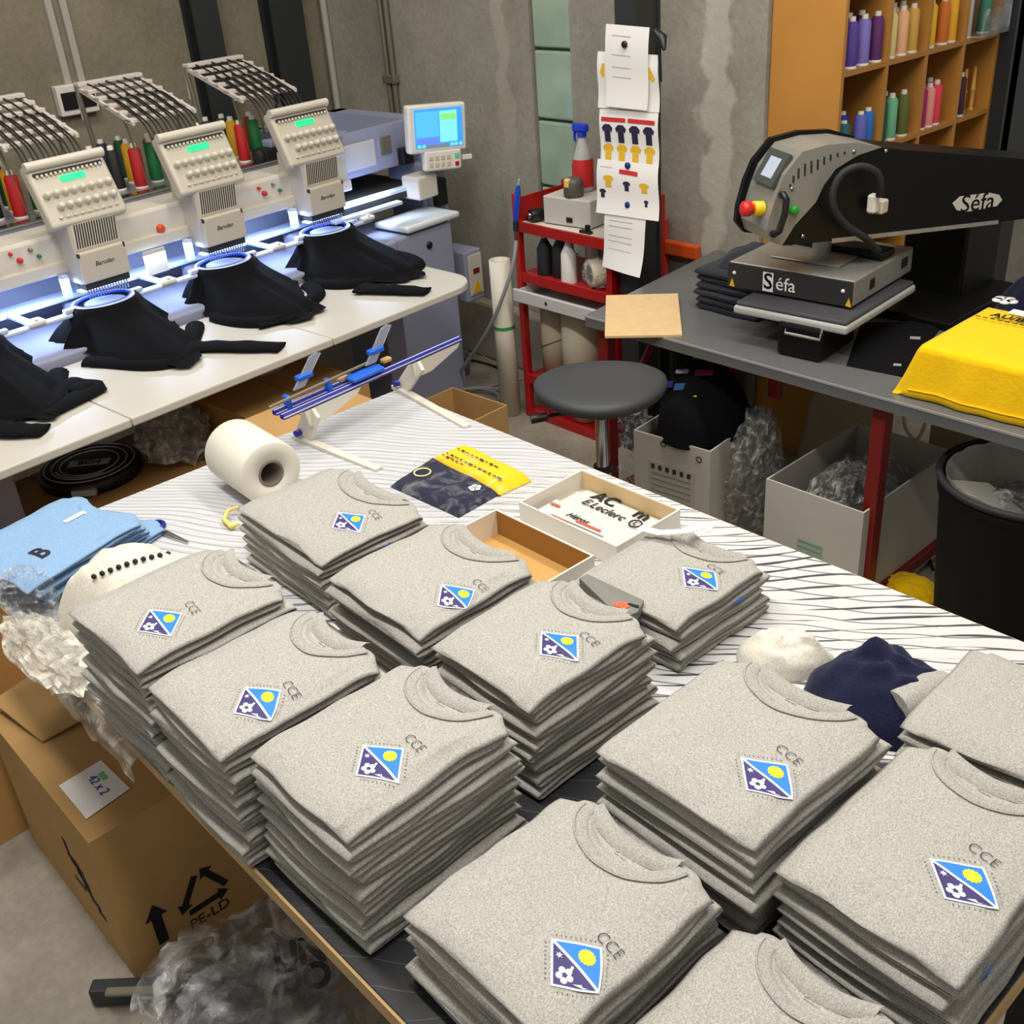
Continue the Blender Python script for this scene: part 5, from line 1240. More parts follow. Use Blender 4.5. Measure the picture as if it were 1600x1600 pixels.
# ------------------------------------------------------------------ papers on the column
def paper_thing(label, tl, tr_, bl, br, ytop, ybot, deco=None, curl=0.0, name='paper_sheet'):
    a, b = PY(tl[0], tl[1], ytop), PY(tr_[0], tr_[1], ytop); c, d = PY(bl[0], bl[1], ybot), PY(br[0], br[1], ybot)
    t = thing(name, label, 'paper', (a+b)/2, 0, 'papers pinned to the column')
    fn = lambda u, v: a.lerp(b, u).lerp(c.lerp(d, u), v) + Vector((0, -0.004*math.sin(v*math.pi*2.0) - curl*v*v*math.sin(u*1.6), 0))
    o = MB().grid(fn, 8, 10).build('sheet', M_paper, t, True)
    ux = (b-a).normalized(); uy = -((c-a).normalized())
    def at_(u, v, k=0.0012): return fn(u, v) + Vector((0, -k, 0))
    if deco: deco(t, at_, ux, uy)
    return t
def poly_on(t, name, pts, at_, m, k=0.0012): 
    P = [at_(u, v, k) for u, v in pts]; MB().add(P, [list(range(len(P)))]).build(name, m, t, True, False)
def magnet(t, at_, u, v, m): MB().lathe(at_(u, v, 0.001), ((0.012, 0), (0.012, 0.006), (0.009, 0.009), (0, 0.009)), 14, (0, -1, 0)).build('magnet', m, t, True)
M_yp = mat('yellow print', (222, 178, 40), 0.7); M_np = mat('navy print', (34, 30, 60), 0.7); M_rp = mat('red banner print', (196, 40, 46), 0.7); M_gp = mat('grey text print', (168, 166, 172), 0.7)
def lines(t, at_, rows, u0, u1):
    for r in rows: poly_on(t, 'text_line', [(u0, r), (u1, r+0.004), (u1, r+0.012), (u0, r+0.008)], at_, M_gp)
def tee(t, at_, u, v, s, sv, m, name='shirt_print'):
    poly_on(t, name, [(u+a*s, v+b*sv) for a, b in ((-0.62, -0.30), (-0.28, -0.5), (0.28, -0.5), (0.62, -0.30), (0.5, -0.06), (0.34, -0.14), (0.34, 0.5), (-0.34, 0.5), (-0.34, -0.14), (-0.5, -0.06))], at_, m)
def d1(t, at_, ux, uy): magnet(t, at_, 0.47, 0.22, M_black); lines(t, at_, (0.12, 0.35, 0.5, 0.62), 0.15, 0.6)
def d2(t, at_, ux, uy):
    poly_on(t, 'shirt_print', [(0.05, 0.36), (0.09, 0.2), (0.13, 0.2), (0.12, 0.42), (0.08, 0.45)], at_, M_yp)
    poly_on(t, 'shirt_print', [(0.83, 0.22), (0.87, 0.22), (0.95, 0.42), (0.90, 0.48), (0.85, 0.38), (0.81, 0.9), (0.78, 0.9)], at_, M_yp)
    lines(t, at_, (0.12, 0.2), 0.2, 0.36)
def d3(t, at_, ux, uy):
    poly_on(t, 'banner_print', [(0.04, 0.14), (0.46, 0.14), (0.46, 0.22), (0.04, 0.22)], at_, M_rp); poly_on(t, 'banner_print', [(0.50, 0.14), (0.95, 0.15), (0.95, 0.23), (0.50, 0.22)], at_, M_rp)
    for k in range(4): tee(t, at_, 0.14+0.235*k, 0.44, 0.15, 0.34, M_np); tee(t, at_, 0.14+0.235*k, 0.80, 0.15, 0.32, M_yp)
def d4(t, at_, ux, uy):
    poly_on(t, 'banner_print', [(0.38, 0.14), (0.68, 0.16), (0.68, 0.24), (0.38, 0.22)], at_, M_rp); magnet(t, at_, 0.52, 0.06, mat('blue magnet', (26, 40, 120), 0.4))
    tee(t, at_, 0.20, 0.38, 0.14, 0.22, M_yp); tee(t, at_, 0.50, 0.44, 0.10, 0.18, M_np); tee(t, at_, 0.78, 0.44, 0.13, 0.18, M_yp); tee(t, at_, 0.10, 0.62, 0.09, 0.16, M_np, 'shorts_print'); tee(t, at_, 0.80, 0.72, 0.06, 0.12, M_np, 'shorts_print'); lines(t, at_, (0.12,), 0.06, 0.26)
def d5(t, at_, ux, uy): magnet(t, at_, 0.55, 0.04, mat('blue magnet', (26, 40, 120), 0.4)); lines(t, at_, (0.2, 0.28, 0.36, 0.5, 0.58, 0.7), 0.12, 0.7)
paper_thing('yellow sleeve printout, second sheet from the top of the column', (934, 80), (1029, 86), (934, 168), (1030, 176), 3.044, 3.042, d2)
paper_thing('topmost white note under a black magnet on the column', (947, 37), (1015, 43), (946, 166), (1011, 173), 3.038, 3.030, d1)
paper_thing('printout with four navy and four yellow shirts on the column', (937, 170), (1029, 176), (938, 252), (1029, 262), 3.044, 3.036, d3)
paper_thing('printout with small shirts and shorts below a blue magnet', (934, 248), (1029, 258), (931, 332), (1029, 346), 3.032, 3.004, d4)
paper_thing('long curling white order sheet hanging lowest on the column', (947, 312), (1012, 318), (941, 416), (1005, 432), 3.020, 2.985, d5, 0.02)
t = thing('black_lanyard', 'black strap hanging at the right edge of the steel column', 'strap', PY(1030, 60, 3.10))
MB().tube([PY(1024, 48, 3.045), PY(1034, 60, 3.04), PY(1038, 78, 3.03)], [0.012, 0.02, 0.006], 8).build('pouch', M_black, t, True); MB().tube([PY(1030, 70, 3.04), PY(1032, 128, 3.04)], 0.006, 6).build('cord', M_black, t, True)

# ------------------------------------------------------------------ stool
c0 = Vector((-2.135, 2.215, 0.012))
t = thing('stool', 'round charcoal padded stool on a chrome post', 'stool', c0)
ang = math.radians(40); M_seat = mat('charcoal vinyl', (58, 60, 64), 0.55, bump=0.05, bscale=500)
m = MB(); pr = ((0, 0.748), (0.60, 0.752), (0.90, 0.748), (0.985, 0.738), (1.0, 0.724), (0.97, 0.708), (0.86, 0.698), (0, 0.696)); n = 40; vs = []; fs = []
for (r, z) in pr[1:-1]:
    for k in range(n):
        a = 2*math.pi*k/n; rr_ = 1 + 0.045*math.cos(3*(a-0.6)); x, y = 0.205*r*rr_*math.cos(a), 0.19*r*rr_*math.sin(a)
        vs.append(Vector((x*math.cos(ang)-y*math.sin(ang), x*math.sin(ang)+y*math.cos(ang), z)))
k_ = len(pr)-2
for i in range(k_-1):
    for k in range(n): fs.append((i*n+k, i*n+(k+1) % n, (i+1)*n+(k+1) % n, (i+1)*n+k))
fs.append(list(range(n))); fs.append([(k_-1)*n+k for k in range(n)][::-1])
m.add(vs, fs, 0, True); m.build('seat', M_seat, t)
MB().lathe((0, 0, 0.06), ((0.026, 0), (0.026, 0.38), (0.020, 0.385), (0.020, 0.62)), 16).build('post', M_chrome, t)
MB().lathe((0, 0, 0.44), ((0.030, 0), (0.030, 0.02)), 16).build('collar', M_black, t)
MB().bspan((-0.08, -0.08, 0.665), (0.08, 0.08, 0.70), 0.004).build('mount_plate', M_black, t)
MB().tube([(-0.02, -0.04, 0.66), (-0.10, -0.16, 0.655)], 0.006, 8).tube([(-0.09, -0.145, 0.655), (-0.118, -0.187, 0.652)], 0.014, 10).build('lever', M_black, t)
for k in range(5):
    a = 2*math.pi*k/5 + 0.3; e = Vector((0.26*math.cos(a), 0.26*math.sin(a), 0.055))
    MB().tube([(0, 0, 0.10), e], [0.022, 0.014], 8).build('foot', M_black, t); MB().lathe(e + Vector((0, 0, -0.027)), ((0.026, -0.012), (0.028, 0), (0.026, 0.012)), 14, (-math.sin(a), math.cos(a), 0)).build('castor', M_dark, t)

# ------------------------------------------------------------------ under the embroidery table
def carton(name, label, c, size, rz=0.0, m=None, open_=True, group=None, flaps=()):
    t = thing(name, label, 'box', (c[0], c[1], c[2]), rz, group); m = m or M_card2; x, y, z = size[0]/2, size[1]/2, size[2]; th = 0.006
    for a, b, nm in (((-x, -y, 0), (x, -y+th, z), 'side'), ((-x, y-th, 0), (x, y, z), 'side'), ((-x, -y+th, 0), (-x+th, y-th, z), 'side'), ((x-th, -y+th, 0), (x, y-th, z), 'side'), ((-x+th, -y+th, 0), (x-th, y-th, th), 'base')): MB().span(a, b).build(nm, m, t)
    if not open_:
        MB().span((-x, -y, z), (x, -0.002, z+0.004)).build('flap', m, t); MB().span((-x, 0.002, z), (x, y, z+0.004)).build('flap', m, t)
    return t
bx = carton('cardboard_box', 'wide brown carton under the left of the embroidery table', (-3.38, 0.98, 0.0), (0.62, 0.86, 0.42), ETH, M_card2, False)
carton('cardboard_box', 'brown carton with script print behind the white roll', (-3.26, 1.74, 0.0), (0.44, 0.46, 0.60), ETH, M_card2, False)
t = bpy.data.objects['cardboard_box.001'] if 'cardboard_box.001' in bpy.data.objects else bx
MB().text('Barudan', frame((0.222, 0.0, 0.50), (0, 1, 0), (0, 0, 1)), 0.09, italic=0.3).build('script_print', mat('brown ink', (96, 66, 30), 0.8), t)
carton('cardboard_box', 'brown carton behind the hooping stand', (-2.72, 1.52, 0.0), (0.28, 0.42, 0.72), 0.05, M_card, False)
carton('cardboard_box', 'brown carton at the right under the table end', (-2.95, 2.20, 0.0), (0.30, 0.42, 0.42), 0.06, M_card, True)
carton('cardboard_box', 'brown carton standing far left beside the table corner', (-2.74, 0.66, 0.0), (0.44, 0.80, 0.40), 0.05, M_card2, True)
# round black lid with ring lettering
dc = PZ(140, 724, 0.47); t = thing('round_sign', 'round black plate with white rings and lettering on the carton', 'sign', (dc.x, dc.y, 0.4245), 0.9)
MB().lathe((0, 0, 0), ((0.165, 0), (0.17, 0.005), (0.17, 0.04), (0.16, 0.048), (0, 0.048)), 44).build('plate', M_black, t)
for r in (0.15, 0.125, 0.098): MB().tube([Vector((r*math.cos(2*math.pi*k/40), r*math.sin(2*math.pi*k/40), 0.0485)) for k in range(40)], 0.0025, 5, closed=True).build('ring', mat('grey white paint', (186, 186, 180), 0.6), t)
M_gw = mat('grey white paint', (186, 186, 180), 0.6); MB().bspan((-0.07, -0.022, 0.048), (0.07, 0.022, 0.050), 0.001).build('name_bar', M_gw, t)
MB().text('BCN', frame((0, 0, 0.0505), (1, 0, 0), (0, 1, 0)), 0.038, bold=0.001).build('lettering', M_black, t)
for k in range(16):
    a = -2.6 + k*0.11; MB().box((0.112*math.cos(a), 0.112*math.sin(a), 0.049), (0.012, 0.008, 0.001), Matrix.Rotation(a+1.57, 3, 'Z')).build('letter', M_gw, t)
MB().bspan((-0.02, -0.18, 0.008), (0.06, -0.158, 0.03), 0.003).build('rim_label', M_gw, t)
c0 = PZ(268, 690, 0.48); film_thing('clear crumpled polythene bags beside the round black plate', (c0.x+0.02, c0.y+0.005, 0.425), (0.13, 0.11, 0.09), 6.2, plastic_film('cloudy bag film', (214, 214, 210), 0.45, 10, 0.12, 0.5), amp=0.6)
# ------------------------------------------------------------------ press table
PZT = 0.78
M_ptop = mat('dark grey laminate', (98, 99, 100), 0.32, var=0.05, vscale=6)
fy = PZ(1200, 572, PZT).y
c_l = PZ(911, 494, PZT); b_l = PZ(1012, 441, PZT)
lx = c_l.x
pt = thing('press_table', 'dark grey topped workbench with red metal legs', 'table', (-1.4, 3.0, 0))
poly = [(c_l.x, fy), (0.3, fy), (0.3, 3.75), (WEND+0.01, 3.75), (WEND+0.01, WY-0.01), (c_l.x-0.075, WY-0.01)]
poly = [(c_l.x, fy), (0.3, fy), (0.3, 3.44), (c_l.x-0.11, 3.44)]
MB().prism([(x, y, PZT-0.038) for x, y in poly], (0, 0, 0.038)).build('tabletop', M_ptop, pt)
o = [q for q in bpy.data.objects if q.name.startswith('tabletop') and q.parent == pt][0]
for v in o.data.vertices: v.co -= Vector((-1.4, 3.0, 0))
MB().span((c_l.x, fy-0.002, PZT-0.006), (0.3, fy+0.002, PZT+0.0006)).build('edging', mat('pale edge strip', (150, 150, 150), 0.35), pt, True)
for x in (-2.50, -1.425, -0.35):
    MB().bspan((x-0.022, fy+0.04, 0), (x+0.022, fy+0.085, PZT-0.038), 0.003).build('leg', M_darkred, pt, True)
    MB().bspan((x-0.022, 3.34, 0), (x+0.022, 3.385, PZT-0.038), 0.003).build('leg', M_darkred, pt, True)
    MB().bspan((x-0.02, fy+0.085, 0.04), (x+0.02, 3.34, 0.08), 0.003).build('stretcher', M_darkred, pt, True)
    MB().bspan((x-0.022, fy+0.085, PZT-0.08), (x+0.022, 3.34, PZT-0.038), 0.003).build('crossbar', M_darkred, pt, True)
p0, p1 = PZ(1052, 598, 0.45), PZ(1105, 545, 0.70)
MB().tube([(-2.49, fy+0.10, 0.38), (-2.49, fy+0.42, 0.74)], 0.018, 4).build('brace', M_darkred, pt, True)
# cardboard sheet at the table corner
q = [PZ(947, 463, PZT+0.012), PZ(1059, 460, PZT+0.012), PZ(1066, 525, PZT+0.004), PZ(945, 527, PZT+0.004)]
o = MB().prism(q, (0, 0, 0.004)).build('cardboard_sheet', mat('tan ribbed card', (208, 178, 132), 0.8, var=0.05, vscale=30)); tag(o, 'small tan cardboard sheet lying over the table corner', 'cardboard')
for v in o.data.vertices: v.co.z -= 0.0035 if v.co.z < PZT+0.006 else 0.0
# ------------------------------------------------------------------ heat press
M_pgrey = mat('silver grey press paint', (140, 138, 132), 0.38, 0.2); M_pblk = mat('satin black press paint', (12, 12, 12), 0.42, spec=0.25); M_alu = mat('brushed aluminium', (158, 156, 150), 0.45, 0.45, var=0.1, vscale=60)
M_yw = mat('warning yellow', (230, 180, 10), 0.5)
hp2 = thing('heat_press', 'black and silver heat press with control head and padded plates', 'heat press', (-1.75, 2.85, PZT))
# plates
zl = 0.905
l0, l1, l2 = PZ(1145, 477, zl), PZ(1323, 512, zl), PZ(1432, 441, zl)
ux = (l1-l0).normalized(); uy = Vector((-ux.y, ux.x, 0)); lw = (l1-l0).length; ld = min(0.46, max(0.36, (l2-l1).dot(uy)))
Rl = Matrix((ux, uy, Z3)).transposed(); lc = l0 + ux*lw/2 + uy*ld/2
MB().bbox(lc + Z3*-0.013, (lw, ld, 0.026), 0.008, 2, Rl).build('lower_plate', mat('pale cast plate', (172, 172, 170), 0.5), hp2, True)
MB().bbox(lc + Z3*0.006, (lw*0.97, ld*0.97, 0.014), 0.006, 2, Rl).build('pad', mat('grey silicone pad', (66, 66, 70), 0.6), hp2, True)
zu0, zu1 = 0.925, 1.005
u0, u1 = PZ(1139, 408, zu1), PZ(1335, 440, zu1)
uxx = (u1-u0).normalized(); uyy = Vector((-uxx.y, uxx.x, 0)); uw = (u1-u0).length; ud = uw*0.95
Ru = Matrix((uxx, uyy, Z3)).transposed(); uc = u0 + uxx*uw/2 + uyy*ud/2
MB().bbox(uc + Z3*((zu0+zu1)/2-zu1), (uw, ud, zu1-zu0), 0.004, 1, Ru).build('upper_plate', M_alu, hp2, True)
fp = MB().bbox(u0 + uxx*uw/2 - uyy*0.003 + Z3*(-0.04), (uw*1.0, 0.005, 0.078), 0.001, 1, Ru).build('front_panel', mat('charcoal panel', (44, 44, 46), 0.45), hp2, True)
fo = u0 - uyy*0.0065
def onfp(u, v): return fo + uxx*(u*uw) - Z3*(v*0.08)
MB().prism([onfp(0.30, 0.16), onfp(0.385, 0.16), onfp(0.385, 0.92), onfp(0.30, 0.92)], -uyy*0.001).build('logo_square', M_paper, fp, True)
MB().text('S', frame(onfp(0.343, 0.54) - uyy*0.0012, uxx, Z3), 0.07, bold=0.001).build('logo_letter', M_pblk, fp, True)
MB().text('éfa', frame(onfp(0.485, 0.56) - uyy*0.0005, uxx, Z3), 0.060).build('logo_letter', M_paper, fp, True)
for u in (0.06, 0.93): MB().lathe(onfp(u, 0.40), ((0.006, 0), (0.006, 0.003), (0, 0.004)), 10, -uyy).build('screw', M_paper, fp, True)
for u in (0.02, 0.955): MB().prism([onfp(u, 0.95), onfp(u+0.045, 0.97), onfp(u+0.0225, 0.62)], -uyy*0.001).build('warning_mark', M_yw, fp, True)
sp = u0 + uxx*(uw+0.001)
MB().bbox(sp + uyy*ud*0.30 - Z3*0.04, (0.004, 0.03, 0.03), 0.001, 1, Ru).build('socket', M_black, hp2, True); MB().bbox(sp + uyy*ud*0.85 - Z3*0.035, (0.004, 0.04, 0.03), 0.001, 1, Ru).build('socket', M_black, hp2, True)
MB().bbox(uc + Z3*0.004, (uw*0.55, ud*0.55, 0.006), 0.002, 1, Ru).build('cover_plate', M_alu, hp2, True)
# base and column
MB().bbox(l0 + ux*lw*0.62 + uy*0.10 + Z3*(PZT+0.055-zl), (0.15, 0.22, 0.106), 0.012, 2, Rl).build('base', M_pblk, hp2, True)
MB().tube([l0 + ux*lw*0.50 + uy*0.0 + Z3*-0.02, l0 + ux*lw*0.50 + uy*-0.01 + Z3*-0.05, l0 + ux*lw*0.80 + uy*-0.01 + Z3*-0.05, l0 + ux*lw*0.80 + uy*0.0 + Z3*-0.02], 0.005, 6).build('pull_bar', M_alu, hp2, True)
cb = PZ(1440, 470, PZT); MB().bspan((cb.x-0.10, cb.y+0.02, PZT), (cb.x+0.12, cb.y+0.26, 1.10), 0.01).build('column', M_pblk, hp2, True)
MB().bspan((cb.x-0.30, cb.y-0.22, PZT+0.0005), (cb.x+0.22, cb.y+0.26, PZT+0.03), 0.006).build('base_frame', M_pblk, hp2, True)
# swing arm with the control head, side face in a vertical plane
TH = math.radians(63); ad = Vector((math.cos(TH), math.sin(TH), 0)); an_ = Vector((math.sin(TH), -math.cos(TH), 0)); A_P = lc + an_*0.085
wid = 0.17; away = -an_*wid
def SP(px, py, off=0.0): return PP(px, py, A_P + an_*off, an_)
arm_px = [(1222, 384), (1240, 352), (1272, 316), (1285, 288), (1305, 262), (1340, 242), (1378, 231), (1410, 234), (1660, 253), (1660, 335), (1560, 347), (1350, 372)]
MB().prism([SP(*q_) for q_ in arm_px], away).build('arm', M_pblk, hp2, True)
MB().prism([SP(1300, 380, 0.001), SP(1560, 350, 0.001), SP(1560, 344, 0.001), SP(1300, 373, 0.001)], away*1.0).build('arm_strip', M_alu, hp2, True)
head_px = [(1203, 378), (1198, 360), (1201, 345), (1213, 306), (1226, 273), (1254, 237), (1294, 226), (1340, 223), (1378, 230), (1340, 243), (1306, 264), (1287, 290), (1275, 316), (1242, 352), (1222, 384)]
hd = MB().prism([SP(*q_, 0.004) for q_ in head_px], away*0.98).build('control_head', M_pgrey, hp2, True)
cheek = [(1196, 375), (1180, 368), (1181, 330), (1196, 280), (1222, 236), (1252, 218), (1300, 212), (1370, 215), (1300, 260), (1250, 330)]
MB().prism([SP(q_[0]+14, q_[1]+8, 0.004) for q_ in cheek[0:0]] or [p_ + away*0.98 for p_ in [SP(*q_, 0.004) for q_ in [(1203, 384), (1190, 368), (1193, 342), (1205, 300), (1220, 266), (1249, 231), (1294, 219), (1345, 217), (1385, 228), (1340, 250), (1275, 320), (1222, 386)]]], -an_*0.02).build('far_cheek', M_pblk, hp2, True)
# screen on the slanted front face
f_a, f_b, f_c = SP(1250, 241, 0.004), SP(1216, 300, 0.004), SP(1203, 340, 0.004)
fdir = (f_b - f_a).normalized(); fw = away.normalized(); fn_ = fw.cross(fdir).normalized()
if fn_.dot(CO - f_a) < 0: fn_ = -fn_
def FP(u, v, k=0.0): return f_a + fdir*(v*(f_b-f_a).length) + fw*(wid*u) + fn_*k
sc = MB().prism([FP(0.10, 0.10, 0.006), FP(0.80, 0.10, 0.006), FP(0.80, 0.98, 0.006), FP(0.10, 0.98, 0.006)], fn_*0.012).build('screen_frame', mat('dark screen frame', (70, 72, 70), 0.4), hp2, True)
MB().prism([FP(0.25, 0.28, 0.0182), FP(0.62, 0.28, 0.0182), FP(0.62, 0.80, 0.0182), FP(0.25, 0.80, 0.0182)], fn_*0.001).build('screen', mat('pale lit screen', (170, 182, 200), 0.3, emit=0.15), sc, True)
es = FP(0.30, 1.50, -0.012); ea = (-ad + fn_*0.25).normalized(); MB().lathe(es, ((0.022, 0), (0.022, 0.028), (0.017, 0.03)), 16, ea).build('stop_collar', mat('yellow collar', (230, 190, 30), 0.4), hp2, True)
MB().lathe(es + ea*0.028, ((0.014, 0), (0.014, 0.010), (0.022, 0.014), (0.022, 0.034), (0.016, 0.039), (0, 0.039)), 18, ea).build('stop_button', mat('red stop button', (210, 40, 36), 0.35), hp2, True)
gp = SP(1239, 328, 0.004); MB().lathe(gp, ((0.013, 0), (0.013, 0.014), (0.010, 0.018), (0, 0.018)), 14, an_).build('start_button', mat('green start button', (30, 150, 50), 0.35), hp2, True)
MB().tube([SP(1221, 304, 0.004), SP(1224, 304, 0.035), SP(1229, 312, 0.04), SP(1226, 335, 0.04), SP(1217, 362, 0.04), SP(1209, 366, 0.035), SP(1207, 365, 0.004)], 0.010, 10).build('handle', M_black, hp2, True)
for k, (x, y, h_) in enumerate(((1235, 291, 5), (1240, 280, 10), (1248, 271, 15), (1258, 265, 18), (1268, 261, 18), (1278, 257, 15), (1288, 251, 11), (1298, 246, 8), (1309, 242, 5), (1320, 239, 3))):
    MB().prism([SP(x-1.4, y-h_/2-1, 0.0045), SP(x+1.4, y-h_/2, 0.0045), SP(x+1.0, y+h_/2+1, 0.0045), SP(x-1.8, y+h_/2, 0.0045)], an_*0.001).build('vent_slot', M_slot, hd, True)
for (x, y) in ((1237, 295), (1334, 237), (1384, 236), (1254, 369)): MB().lathe(SP(x, y, 0.004), ((0.006, 0), (0.006, 0.003), (0, 0.004)), 8, an_).build('screw', M_chrome, hp2, True)
ov = []
for k in range(6):
    pass
pl = MB().prism([SP(x, y, 0.001) for x, y in ((1488, 318), (1500, 307), (1545, 301), (1560, 304), (1565, 312), (1556, 322), (1508, 331), (1494, 328))], an_*0.003).build('name_plate', mat('bright name plate', (196, 194, 188), 0.4), hp2, True)
MB().text('Séfa', frame(SP(1528, 317, 0.0045), SP(1560, 313, 0.0045) - SP(1500, 321, 0.0045), Z3), 0.075).build('name', M_pblk, pl, True)
cab = [SP(1374, 306, 0.05), SP(1376, 290, 0.06), SP(1370, 270, 0.06), SP(1345, 260, 0.05), SP(1318, 270, 0.04), SP(1303, 295, 0.04), SP(1303, 325, 0.045), SP(1322, 352, 0.05), SP(1352, 372, 0.05), SP(1372, 392, 0.03)]
MB().tube(smooth_path(cab, 6), 0.011, 10).build('cable', M_dark, hp2, True)
MB().bbox(SP(1375, 322, 0.018), (0.036, 0.036, 0.04), 0.004, 1).build('connector', mat('ivory connector', (200, 196, 180), 0.4), hp2, True); MB().bbox(SP(1364, 318, 0.03), (0.028, 0.03, 0.055), 0.006, 1).build('connector_cap', M_white, hp2, True)
pv = SP(1290, 383, -0.08); MB().lathe(Vector((uc.x, uc.y, zu1)), ((0.03, 0), (0.03, max(0.05, pv.z - zu1 + 0.02))), 16).build('spindle', M_alu, hp2, True)
MB().bspan((uc.x-0.16, uc.y+0.02, zu1+0.004), (uc.x+0.20, uc.y+0.10, zu1+0.03), 0.008).build('carrier', M_pblk, hp2, True)
# ------------------------------------------------------------------ cloths on the table
M_char = heather('charcoal towelling', (36, 38, 44), (46, 48, 55), (56, 58, 66), 240)
tme = shirt_mesh('towel', 0.26, 0.30, 0.024, 5.5, False, False, 0.002, 1, M_char)
tc_ = PZ(1148, 470, PZT+0.05)
for k in range(6):
    t = bpy.data.objects.new('towel', tme); COL.objects.link(t); t.location = (tc_.x + 0.004*math.sin(k*2.1) - 0.02, tc_.y + 0.12 + 0.005*math.cos(k*1.7), PZT + 0.0245*k + 0.0005); t.rotation_euler = (0, 0, 0.05*math.sin(k*3.0))
    tag(t, 'charcoal towel, %s from the bottom of the stack left of the press' % ['lowest', 'second', 'third', 'fourth', 'fifth', 'uppermost but one'][k] if k else 'charcoal towel at the bottom of the stack left of the press', 'towel', 'charcoal towels beside the press')
t = mound_mb(0.14, 0.13, 0.055, 8.1, 0.10, rot=0.3).build('towel', M_char); t.location = (tc_.x + 0.01, tc_.y + 0.13, PZT + 0.1475); tag(t, 'rumpled charcoal towel on top of the stack left of the press', 'towel', 'charcoal towels beside the press')
# yellow shirts draped over a pile
zt = PZT + 0.15
y_a = PZ(1434, 539, zt); y_b = PZ(1517, 474, zt)
x0, y0 = y_a.x + 0.006, y_a.y; x1 = x0 + 0.44; y1 = y_b.y
t = thing('yellow_shirt', 'bright yellow shirt draped over a pile at the right end of the press table', 'shirt', (x0+0.2, (y0+y1)/2, PZT))
def drape(u, v):
    # a cloth laid over a block: cloth distance s, q beyond the top edges hangs down
    s = -0.145 + u*(0.145 + x1 - x0); q = -0.150 + v*(0.150 + y1 - y0 + 0.05)
    dx = max(0.0, -s); dy = max(0.0, -q); back = max(0.0, q - (y1-y0))
    d = (dx**3 + dy**3)**(1/3) if (dx or dy) else 0.0
    x = x0 + max(s, 0.0) - 0.38*dx; y = y0 + min(max(q, 0.0), y1-y0) - 0.10*dy + 0.3*back
    if d > 0: y -= 0.012*nz(u*7, 1.0, 1)*min(1, d/0.1); x -= 0.010*nz(v*6, 2.0, 3)*min(1, dx/0.1)
    rr2 = 0.012; zz = zt + 0.003*nz(u*4, v*4, 4) - d*0.98 - back*0.9
    return Vector((x, y, max(zz, PZT + 0.004)))
o = MB().grid(drape, 36, 36).build('body', M_yel, t, True); sm = o.modifiers.new('thick', 'SOLIDIFY'); sm.thickness = 0.004; sm.offset = -1
MB().tube([drape(0.2 + 0.8*u/30, 0.04) + Vector((0, -0.003, 0)) for u in range(31)], 0.0025, 6).build('hem', M_yel, t, True)
c0 = PZ(1583, 500, zt+0.004)
MB().text('AU/BU', frame(c0 + Z3*0.004, (1, 0, 0), (0, 1, 0)), 0.042, bold=0.001).build('print', M_blackink, t, True)
for k in range(9): MB().box(c0 + Vector((-0.085 + 0.021*k, -0.034, 0.004)), (0.014, 0.005, 0.0008)).build('small_print', M_blackink, t, True)
MB().bspan((x0+0.07, y1-0.03, zt+0.002), (x0+0.18, y1+0.006, zt+0.007), 0.002).build('neck_label', M_paper, t, True)
for k in range(4):
    tag(MB().bspan((x0+0.02, y0+0.02, PZT+0.001+0.0345*k), (x1-0.02, y1-0.02, PZT+0.0345*k+0.034), 0.012, 2).build('folded_yellow_shirt', M_yel), 'folded yellow shirt, %s from the table, under the draped one' % ['lowest', 'second', 'third', 'fourth'][k], 'shirt', 'yellow shirts on the press table')
nv = PZ(1570, 478, PZT+0.09); t = heap('navy_shirt', 'navy shirt with a white motif lying behind the yellow pile', 'shirt', (nv.x+0.06, nv.y+0.20, PZT+0.0005), 0.17, 0.10, 0.15, 1.9, M_navy, 0.08, 0.0, 2.0)
pm = PZ(1570, 472, PZT+0.13); o = MB()
for q_ in range(5): a = 2*math.pi*q_/5; o.lathe(pm + Vector((0.022*math.cos(a), 0.016*math.sin(a), 0.004)), ((0.016, 0), (0.016, 0.004), (0, 0.004)), 10)
p_ = o.build('motif', M_paper); p_.parent = t; p_.data.transform(Matrix.Translation(-Vector(t.location)))
# black cloth and scraps under the press
bq = [PZ(1330, 560, PZT+0.004), PZ(1330, 470, PZT+0.004), PZ(1500, 480, PZT+0.004), PZ(1420, 590, PZT+0.004)]
o = cloth_slab([PZ(1322, 572, PZT), PZ(1345, 505, PZT), PZ(1480, 500, PZT), PZ(1412, 590, PZT)], PZT+0.0005, PZT+0.012, 3.0).build('black_cloth', M_blackcloth); tag(o, 'black cloth lying flat on the table between the press and yellow pile', 'cloth')
for k, (a, b, lb) in enumerate((((1430, 528), (1448, 522), 'white paper scrap peeking out left of the yellow pile'), ((1402, 570), (1412, 563), 'small white label beside the lower left of the yellow pile'))):
    c0 = PZ(a[0], a[1], PZT+0.013); o = MB().box(c0, (0.03 - 0.008*k, 0.022 - 0.006*k, 0.001), Matrix.Rotation(0.5, 3, 'Z')).build('paper_scrap', mat('grey paper', (150, 150, 150), 0.7)); tag(o, lb, 'paper')
